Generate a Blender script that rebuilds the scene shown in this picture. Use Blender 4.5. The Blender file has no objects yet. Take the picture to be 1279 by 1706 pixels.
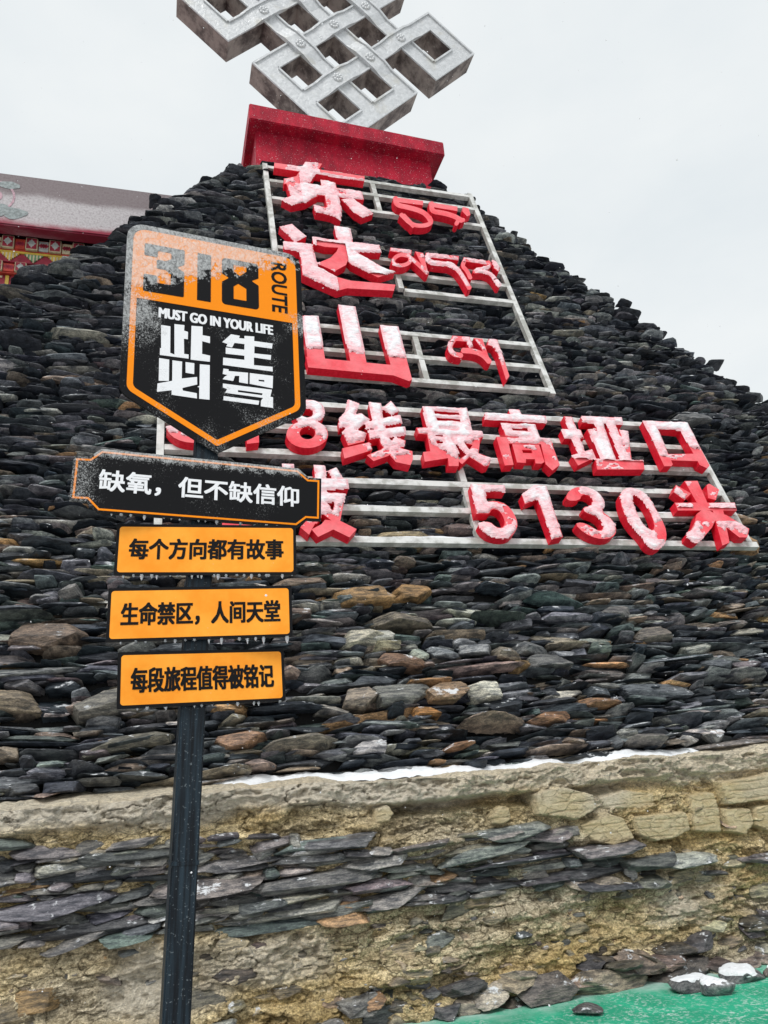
import bpy, bmesh, math, random
import numpy as np
from mathutils import Matrix, Vector
from mathutils.geometry import delaunay_2d_cdt

SC = bpy.context.scene
COL = SC.collection
R = math.radians
random.seed(7)
RNG = np.random.default_rng(7)

# ------------------------------------------------------------------ camera
EYE = Vector((0.0, 0.0, 1.6))
PITCH, ROLL = R(19.0), R(4.3553)
fwd = Vector((0, math.cos(PITCH), math.sin(PITCH)))
up0 = Vector((0, -math.sin(PITCH), math.cos(PITCH)))
rt0 = Vector((1, 0, 0))
rt = math.cos(ROLL) * rt0 - math.sin(ROLL) * up0
up = math.sin(ROLL) * rt0 + math.cos(ROLL) * up0
cam = bpy.data.cameras.new('camera')
cam_o = bpy.data.objects.new('camera', cam)
COL.objects.link(cam_o)
M = Matrix((rt, up, -fwd)).transposed().to_4x4()
M.translation = EYE
cam_o.matrix_world = M
cam.sensor_fit = 'VERTICAL'
cam.sensor_height = 24.0
cam.lens = 24.0 * 1280.0 / 1706.0
cam.clip_start = 0.05
cam.clip_end = 2000
SC.camera = cam_o

# ------------------------------------------------------------------ sky, sun, exposure
SUN_EL, SUN_AZ = 52.0, 200.0           # azimuth clockwise from +Y: behind the camera, a little to the left
W = bpy.data.worlds.new('World')
SC.world = W
W.use_nodes = True
nt = W.node_tree
nt.nodes.clear()
sky = nt.nodes.new('ShaderNodeTexSky')
sky.sky_type = 'NISHITA'
sky.sun_disc = False
sky.sun_elevation = R(SUN_EL)
sky.sun_rotation = R(SUN_AZ)
sky.dust_density = 4.0
hsv = nt.nodes.new('ShaderNodeHueSaturation')
hsv.inputs['Saturation'].default_value = 0.10
mixw = nt.nodes.new('ShaderNodeMixRGB')
mixw.inputs[0].default_value = 0.88
mixw.inputs[2].default_value = (6.75, 7.12, 7.28, 1)     # even grey snow cloud
bg = nt.nodes.new('ShaderNodeBackground')
bg.inputs['Strength'].default_value = 0.10
wo = nt.nodes.new('ShaderNodeOutputWorld')
wtc = nt.nodes.new('ShaderNodeTexCoord')
wmap = nt.nodes.new('ShaderNodeMapping'); wmap.inputs['Scale'].default_value = (1.2, 1.2, 2.6)
wn = nt.nodes.new('ShaderNodeTexNoise'); wn.inputs['Scale'].default_value = 2.2; wn.inputs['Detail'].default_value = 5; wn.inputs['Roughness'].default_value = .55
wr = nt.nodes.new('ShaderNodeMapRange'); wr.inputs[1].default_value = .3; wr.inputs[2].default_value = .7
wc = nt.nodes.new('ShaderNodeMixRGB'); wc.inputs[1].default_value = (6.15, 6.65, 6.95, 1); wc.inputs[2].default_value = (7.15, 7.45, 7.55, 1)
nt.links.new(wtc.outputs['Generated'], wmap.inputs[0]); nt.links.new(wmap.outputs[0], wn.inputs['Vector'])
nt.links.new(wn.outputs[0], wr.inputs[0]); nt.links.new(wr.outputs[0], wc.inputs[0]); nt.links.new(wc.outputs[0], mixw.inputs[2])
nt.links.new(sky.outputs[0], hsv.inputs['Color'])
nt.links.new(hsv.outputs[0], mixw.inputs[1])
nt.links.new(mixw.outputs[0], bg.inputs['Color'])
nt.links.new(bg.outputs[0], wo.inputs['Surface'])

sun = bpy.data.lights.new('sun', 'SUN')
sun.energy = 1.5
sun.angle = R(20)
sun.color = (1.0, 0.98, 0.95)
sun_o = bpy.data.objects.new('sun', sun)
COL.objects.link(sun_o)
sd = Vector((math.sin(R(SUN_AZ)) * math.cos(R(SUN_EL)), math.cos(R(SUN_AZ)) * math.cos(R(SUN_EL)), math.sin(R(SUN_EL))))
sun_o.rotation_euler = (-sd).to_track_quat('-Z', 'Y').to_euler()
SC.view_settings.view_transform = 'Standard'
SC.view_settings.look = 'None'
SC.view_settings.exposure = 0.40
SC.view_settings.gamma = 1.0

# ------------------------------------------------------------------ frames of reference
PSI, ALP = R(16.958), R(70.932)
U = Vector((math.cos(PSI), math.sin(PSI), 0))          # along the wall
NH = Vector((math.sin(PSI), -math.cos(PSI), 0))        # horizontally out of the wall
V = -NH * math.cos(ALP) + Vector((0, 0, math.sin(ALP)))  # up the battered face
N = U.cross(V)                                          # out of the face
ORG = Vector((-0.15856, 6.6, 1.63674))                  # foot of the battered face, at the ledge
def mat4(x, y, z, o):
    m = Matrix((x, y, z)).transposed().to_4x4(); m.translation = o; return m
WALL = mat4(U, V, N, ORG)                                # local (along, up the face, out)
BASE = mat4(U, Vector((0, 0, 1)), NH, Vector((ORG.x, ORG.y, 0)))   # local (along, height, out), vertical plane
TOP = mat4(U, Vector((0, 0, 1)), NH, ORG + 9.5 * V)      # the same at the head of the mound

# ------------------------------------------------------------------ noise in numpy
def _h(ix, iy, seed):
    n = (ix.astype(np.int64) * 374761393 + iy.astype(np.int64) * 668265263 + seed * 974634533) & 0x7fffffff
    n = ((n ^ (n >> 13)) * 1274126177) & 0x7fffffff
    return ((n ^ (n >> 16)) & 0xffff) / 65535.0
def vnoise(x, y, seed=0):
    x = np.asarray(x, float); y = np.asarray(y, float)
    ix = np.floor(x); iy = np.floor(y); fx = x - ix; fy = y - iy
    fx = fx * fx * (3 - 2 * fx); fy = fy * fy * (3 - 2 * fy)
    a = _h(ix, iy, seed); b = _h(ix + 1, iy, seed); c = _h(ix, iy + 1, seed); d = _h(ix + 1, iy + 1, seed)
    return (a * (1 - fx) + b * fx) * (1 - fy) + (c * (1 - fx) + d * fx) * fy
def fbm(x, y, seed=0, o=4):
    s = 0; a = 1.0; t = 0
    for k in range(o):
        s = s + a * vnoise(np.asarray(x) * 2 ** k, np.asarray(y) * 2 ** k, seed + k * 17); t += a; a *= .5
    return s / t * 2 - 1
def sstep(a, b, x):
    t = np.clip((x - a) / (b - a), 0, 1); return t * t * (3 - 2 * t)
def voro(x, y, seed=0):
    """distance to the nearest cell border (cells of size 1)"""
    ix = np.floor(x); iy = np.floor(y)
    d1 = np.full(x.shape, 9.); d2 = np.full(x.shape, 9.)
    for i in (-1, 0, 1):
        for j in (-1, 0, 1):
            cx = ix + i + .15 + .7 * _h(ix + i, iy + j, seed); cy = iy + j + .15 + .7 * _h(ix + i, iy + j, seed + 5)
            d = np.hypot(cx - x, cy - y)
            d2 = np.where(d < d1, d1, np.minimum(d2, d)); d1 = np.minimum(d1, d)
    return d2 - d1

# ------------------------------------------------------------------ materials
class NT:
    def __init__(s, name):
        s.m = bpy.data.materials.new(name); s.m.use_nodes = True; s.t = s.m.node_tree; s.t.nodes.clear()
        s.out = s.n('ShaderNodeOutputMaterial'); s.p = s.n('ShaderNodeBsdfPrincipled')
        s.l(s.p.outputs[0], s.out.inputs[0]); s._tc = None
    def n(s, typ, **k):
        q = s.t.nodes.new(typ)
        for a, b in k.items(): setattr(q, a, b)
        return q
    def l(s, a, b): s.t.links.new(a, b)
    def put(s, sock, v):
        if isinstance(v, bpy.types.NodeSocket): s.l(v, sock)
        elif isinstance(v, (tuple, list)) and len(v) == 3 and sock.type == 'RGBA': sock.default_value = (*v, 1)
        else: sock.default_value = v
    @property
    def obj(s):
        if s._tc is None: s._tc = s.n('ShaderNodeTexCoord')
        return s._tc.outputs['Object']
    def scaled(s, sc, vec=None):
        q = s.n('ShaderNodeMapping'); s.l(vec or s.obj, q.inputs[0]); q.inputs['Scale'].default_value = sc; return q.outputs[0]
    def noise(s, scale, detail=4, rough=.55, vec=None, dist=0):
        q = s.n('ShaderNodeTexNoise'); s.l(vec or s.obj, q.inputs['Vector'])
        q.inputs['Scale'].default_value = scale; q.inputs['Detail'].default_value = detail
        q.inputs['Roughness'].default_value = rough; q.inputs['Distortion'].default_value = dist
        return q.outputs[0]
    def step(s, v, a, b, lo=0., hi=1.):
        q = s.n('ShaderNodeMapRange'); q.interpolation_type = 'SMOOTHSTEP'
        s.put(q.inputs[0], v); q.inputs[1].default_value = a; q.inputs[2].default_value = b
        q.inputs[3].default_value = lo; q.inputs[4].default_value = hi; return q.outputs[0]
    def math(s, op, a, b=0., c=None):
        q = s.n('ShaderNodeMath', operation=op); s.put(q.inputs[0], a); s.put(q.inputs[1], b)
        if c is not None: s.put(q.inputs[2], c)
        return q.outputs[0]
    def mix(s, f, a, b, mode='MIX'):
        q = s.n('ShaderNodeMixRGB', blend_type=mode); s.put(q.inputs[0], f); s.put(q.inputs[1], a); s.put(q.inputs[2], b); return q.outputs[0]
    def sep(s, vec=None):
        q = s.n('ShaderNodeSeparateXYZ'); s.l(vec or s.obj, q.inputs[0]); return q.outputs
    def attr(s, name): return s.n('ShaderNodeAttribute', attribute_name=name).outputs
    def normal(s): return s.n('ShaderNodeNewGeometry').outputs['Normal']
    def bump(s, h, strength=.5, dist=.01, prev=None):
        q = s.n('ShaderNodeBump'); q.inputs['Strength'].default_value = strength; q.inputs['Distance'].default_value = dist
        s.l(h, q.inputs['Height'])
        if prev: s.l(prev, q.inputs['Normal'])
        s.l(q.outputs[0], s.p.inputs['Normal']); return q.outputs[0]
    def done(s, col=None, rough=.6, metal=0., spec=None):
        if col is not None: s.put(s.p.inputs['Base Color'], col)
        s.put(s.p.inputs['Roughness'], rough); s.put(s.p.inputs['Metallic'], metal)
        if spec is not None: s.p.inputs['Specular IOR Level'].default_value = spec
        return s.m

MAT = {}
# slate: a colour of its own for each stone, wet, with bedding lines and a little lodged snow
t = NT('slate')
c = t.attr('col')[0]
grain = t.noise(9, 6, .65, t.scaled((1, 5, 1)))
fine = t.noise(60, 5, .7, t.scaled((1, 3, 1)))
c1 = t.mix(1, c, t.mix(t.step(grain, .32, .68), (.32, .35, .41), (1.75, 1.74, 1.70)), 'MULTIPLY')
c1 = t.mix(1, c1, t.mix(t.step(fine, .35, .7), (.6, .6, .62), (1.4, 1.39, 1.36)), 'MULTIPLY')
nz = t.sep(t.normal())[2]
sn = t.math('MULTIPLY', t.step(nz, .50, .78), t.step(t.noise(6.5, 5, .7), .575, .64))
c1 = t.mix(t.math('MULTIPLY', sn, .9), c1, (.72, .74, .76))
b = t.bump(grain, .55, .03); t.bump(fine, .5, .008, b)
MAT['slate'] = t.done(c1, t.mix(sn, t.step(fine, .3, .75, .30, .58), (.8, .8, .8)), spec=.45)

t = NT('dark_backing')
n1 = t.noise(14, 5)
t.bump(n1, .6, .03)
MAT['core'] = t.done(t.mix(n1, (.008, .008, .009), (.022, .021, .020)), .95)  # shade of the gaps between slates put into this near-black colour

# clay render of the lower bank
t = NT('clay_render')
n1 = t.noise(1.6, 5, .6, t.scaled((.7, 1.8, 1))); n2 = t.noise(11, 6, .65, t.scaled((.8, 1.5, 1))); n3 = t.noise(70, 4, .7)
big = t.noise(.55, 3, .5, t.scaled((.8, 2.2, 1)))
c = t.mix(t.step(n1, .34, .66), (.54, .40, .19), (.80, .67, .43))
c = t.mix(t.step(big, .45, .64, 0, .8), c, (.55, .50, .41))
c = t.mix(t.step(n2, .58, .72, 0, .7), c, (.20, .145, .07))
n5 = t.noise(5, 7, .7, t.scaled((.55, 2.6, 1)))
c = t.mix(t.step(n5, .64, .71, 0, .7), c, (.10, .08, .055))
c = t.mix(t.step(n5, .30, .42, .6, 0), c, (.70, .63, .51))
c = t.mix(t.step(n2, .2, .4, .55, 0), c, (.66, .57, .40))
c = t.mix(1, c, t.mix(t.step(n3, .3, .7), (.55, .54, .52), (1.32, 1.32, 1.3)), 'MULTIPLY')
n6 = t.noise(34, 5, .75, t.scaled((.8, 1.4, 1)))
c = t.mix(1, c, t.mix(t.step(n6, .38, .62), (.62, .60, .56), (1.30, 1.30, 1.28)), 'MULTIPLY')
vo = t.n('ShaderNodeTexVoronoi'); t.l(t.scaled((.75, 1.7, 1), t.mix(.06, t.obj, t.n('ShaderNodeTexNoise').outputs['Color'])), vo.inputs['Vector']); vo.inputs['Scale'].default_value = 9
vs_ = t.sep(vo.outputs['Color'])
c = t.mix(1, c, t.mix(vs_[0], (.78, .76, .72), (1.2, 1.2, 1.2)), 'MULTIPLY')
ve = t.n('ShaderNodeTexVoronoi', feature='DISTANCE_TO_EDGE'); t.l(vo.inputs['Vector'].links[0].from_socket, ve.inputs['Vector']); ve.inputs['Scale'].default_value = 9
crk = t.math('MULTIPLY', t.step(ve.outputs[0], .05, .01), t.step(n1, .42, .56))
c = t.mix(t.math('MULTIPLY', crk, .6), c, (.08, .062, .035))
slab = t.attr('slab')[2]
c = t.mix(t.math('MULTIPLY', slab, .75), c, t.mix(t.step(n2, .3, .7), (.58, .46, .26), (.76, .65, .43)))
ldg = t.attr('dust')[2]
c = t.mix(ldg, c, t.mix(t.step(n6, .35, .65), (.60, .54, .44), (.78, .73, .64)))
b = t.bump(n2, 1, .035); b = t.bump(n5, .9, .03, b); b = t.bump(n6, 1, .02, b); b = t.bump(t.math('MULTIPLY', crk, -1), .8, .02, b); t.bump(n3, .9, .010, b)
MAT['clay'] = t.done(c, .92, spec=.2)

# wind-packed snow, thin enough in places to show the paint below
def snow_mat(name, under=None):
    t = NT(name)
    n1 = t.noise(55, 4, .6, t.scaled((.6, 1.3, 1))); n2 = t.noise(9, 3)
    c = t.mix(n2, (.78, .8, .83), (.88, .89, .9))
    if under:
        th = t.attr('thick')[2]
        thin = t.math('MULTIPLY', t.step(th, 1.15, .0), t.step(n2, .75, .25, .55, 1))
        thin = t.math('MULTIPLY', thin, t.step(n1, .7, .3, .55, 1.05))
        c = t.mix(thin, c, under)
    t.bump(n1, .75, .02)
    t.p.inputs['Subsurface Weight'].default_value = .0
    return t.done(c, .8, spec=.25)
MAT['snow'] = snow_mat('snow')
MAT['letter_snow'] = snow_mat('snow_over_red', (.87, .33, .37))

t = NT('red_enamel')
n1 = t.noise(30, 4); n2 = t.noise(4, 3)
nn = t.sep(t.n('ShaderNodeTexCoord').outputs['Normal'])[2]
rime = t.math('MULTIPLY', t.step(nn, .6, .95), t.step(n2, .2, .7, .05, .20))
c = t.mix(t.step(n1, .4, .65), (.70, .012, .030), (.80, .020, .045))
c = t.mix(rime, c, (.9, .75, .76))
MAT['red'] = t.done(c, .45, spec=.25)

t = NT('galvanised_white')
n1 = t.noise(7, 5); n2 = t.noise(45, 4)
c = t.mix(t.step(n1, .42, .62), (.36, .36, .33), (.58, .58, .55))
c = t.mix(t.step(n2, .6, .72, 0, .6), c, (.28, .27, .24))
nzz = t.sep(t.normal())[2]
c = t.mix(t.math('MULTIPLY', t.step(nzz, .25, .5), t.step(n1, .38, .52)), c, (.85, .86, .88))
t.bump(n2, .3, .01)
MAT['bar'] = t.done(c, .6)

t = NT('snowflake')
d_ = t.n('ShaderNodeBsdfDiffuse'); d_.inputs[0].default_value = (.95, .96, .97, 1)
l_ = t.n('ShaderNodeBsdfTranslucent'); l_.inputs[0].default_value = (.95, .96, .97, 1)
a_ = t.n('ShaderNodeMixShader'); a_.inputs[0].default_value = .5
t.l(d_.outputs[0], a_.inputs[1]); t.l(l_.outputs[0], a_.inputs[2]); t.l(a_.outputs[0], t.out.inputs[0])
MAT['flake'] = t.m

# pedestal paint
t = NT('weathered_red_paint')
n1 = t.noise(2.0, 7, .7, t.scaled((1.5, .8, 1))); n2 = t.noise(26, 5, .65); n3 = t.noise(5, 5, .7)
c = t.mix(t.step(n1, .35, .66), (.24, .007, .022), (.47, .010, .034))
c = t.mix(t.step(n3, .60, .72, 0, .4), c, (.10, .006, .016))
c = t.mix(t.step(n2, .655, .69, 0, .85), c, (.62, .5, .5))
c = t.mix(t.step(t.noise(60, 3), .66, .7, 0, .8), c, (.75, .66, .68))
t.bump(n2, .4, .015)
MAT['red_old'] = t.done(c, t.step(n1, .3, .7, .65, .42), spec=.2)

# the knot: silvery paint in front, flaking to brown on its flanks
t = NT('silver_paint')
n1 = t.noise(14, 5, .6, None, .6); n2 = t.noise(2.0, 4)
c = t.mix(t.step(n1, .3, .75), (.50, .51, .52), (.64, .65, .66))
c = t.mix(t.step(n2, .54, .70, 0, .55), c, (.50, .48, .42))
c = t.mix(t.step(t.noise(24, 6, .75), .63, .70, 0, .6), c, (.22, .21, .20))
t.bump(n1, .5, .025)
MAT['silver'] = t.done(c, .45, .25)
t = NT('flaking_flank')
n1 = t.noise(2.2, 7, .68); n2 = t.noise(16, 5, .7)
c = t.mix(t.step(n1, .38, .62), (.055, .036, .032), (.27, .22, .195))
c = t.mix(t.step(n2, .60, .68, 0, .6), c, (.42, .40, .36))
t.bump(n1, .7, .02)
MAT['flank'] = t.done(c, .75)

# boards.  frost lies in the same coordinates on every piece of one board
def board_mat(name, col, kind, rough=.38, frost_c=(.84, .86, .86)):
    t = NT(name)
    x, y, z = t.sep()
    f1 = t.noise(150, 3, .7, t.scaled((1, .8, 1))); f2 = t.noise(34, 5, .65); f3 = t.noise(6, 4, .6); f4 = t.noise(330, 2, .6)
    if kind == 'shield':
        e = t.math('SUBTRACT', y, t.math('MULTIPLY_ADD', x, .42, .195))
        e = t.math('ADD', e, t.math('MULTIPLY', t.math('SUBTRACT', f2, .5), .34))
        dense = t.step(e, -.03, .075)
        left = t.step(t.math('ADD', x, t.math('MULTIPLY', t.math('SUBTRACT', f3, .5), .5)), -.14, -.36)
        left = t.math('MULTIPLY', left, t.step(y, -.36, -.02))
        right = t.math('MULTIPLY', t.step(t.math('SUBTRACT', x, t.math('MULTIPLY', f2, .2)), .08, .28), t.step(t.math('ABSOLUTE', t.math('SUBTRACT', y, .03)), .10, .02))
        low = t.step(t.math('ADD', f3, t.math('MULTIPLY', y, -.25)), .46, .74, .0, .32)
        low = t.math('MULTIPLY', low, t.step(y, .02, -.06))
        D = t.math('MAXIMUM', t.math('MAXIMUM', dense, t.math('MULTIPLY', left, .58)), t.math('MAXIMUM', t.math('MULTIPLY', right, .5), low))
    elif kind == 'plaque':
        D = t.math('MAXIMUM', t.step(f3, .40, .70, .02, .22), t.math('MULTIPLY', t.step(t.math('ADD', y, t.math('MULTIPLY', f2, .08)), .10, .16), .75))
        D = t.math('MAXIMUM', D, t.math('MULTIPLY', t.step(t.math('SUBTRACT', t.math('MULTIPLY', f2, .1), x), .34, .46), .4))
    elif kind == 'strip':
        D = t.step(f3, .45, .75, .0, .12)
    else:
        D = t.step(f3, .4, .7, .08, .3)
    inv = t.math('SUBTRACT', 1.02, t.math('MULTIPLY', D, .86))
    # speckle is present where fine noise exceeds what the cover lacks
    q = t.math('SUBTRACT', t.math('MULTIPLY_ADD', f4, .45, t.math('MULTIPLY', f1, .55)), t.math('MULTIPLY_ADD', inv, .62, .06))
    sp = t.step(q, -.03, .09)
    crust = t.noise(75, 4, .75, t.scaled((1, .7, 1)), 1.0)
    amount = t.math('MULTIPLY', sp, t.math('MULTIPLY_ADD', t.step(crust, .36, .62), .34, t.math('MULTIPLY_ADD', D, .06, .20)))
    c = col if not callable(col) else col(t)
    c = t.mix(amount, c, frost_c)
    b = t.bump(t.math('MULTIPLY', t.math('MULTIPLY', sp, D), crust), .8, .009)
    t.bump(f1, .12, .003, b)
    return t.done(c, t.math('MULTIPLY_ADD', sp, .4, rough), spec=.12)
def orange_mottle(t):
    n = t.noise(7, 4, .6)
    return t.mix(t.step(n, .3, .7), (.93, .30, .022), (1.0, .40, .045))
for kd in ('shield', 'plaque', 'strip'):
    MAT['black_' + kd] = board_mat('black_film_' + kd, (.007, .007, .008), kd)
    MAT['white_' + kd] = board_mat('white_film_' + kd, (.82, .83, .85), kd)
    MAT['orange_' + kd] = board_mat('orange_film_' + kd, orange_mottle if kd == 'strip' else (.93, .27, .008), kd)
t = NT('post_paint')
n1 = t.noise(5, 5, .6, t.scaled((14, 14, .6))); n2 = t.noise(130, 3, .6)
c = t.mix(t.step(n1, .35, .7), (.004, .006, .009), (.020, .036, .050))
c = t.mix(t.step(n2, .63, .70, 0, .5), c, (.22, .26, .28))
t.bump(n2, .25, .004)
MAT['post'] = t.done(c, t.step(n1, .3, .7, .28, .5), spec=.22)
t = NT('ice')
t.p.inputs['Transmission Weight'].default_value = .6
t.p.inputs['IOR'].default_value = 1.31
MAT['ice'] = t.done((.85, .89, .92), .18)

def plain(name, col, rough=.6, var=.25, scale=12, bump=.2):
    t = NT(name); n1 = t.noise(scale, 5, .6)
    lo = tuple(k * (1 - var) for k in col); hi = tuple(min(1, k * (1 + var)) for k in col)
    t.bump(n1, bump, .01)
    return t.done(t.mix(t.step(n1, .3, .7), lo, hi), rough)

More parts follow.
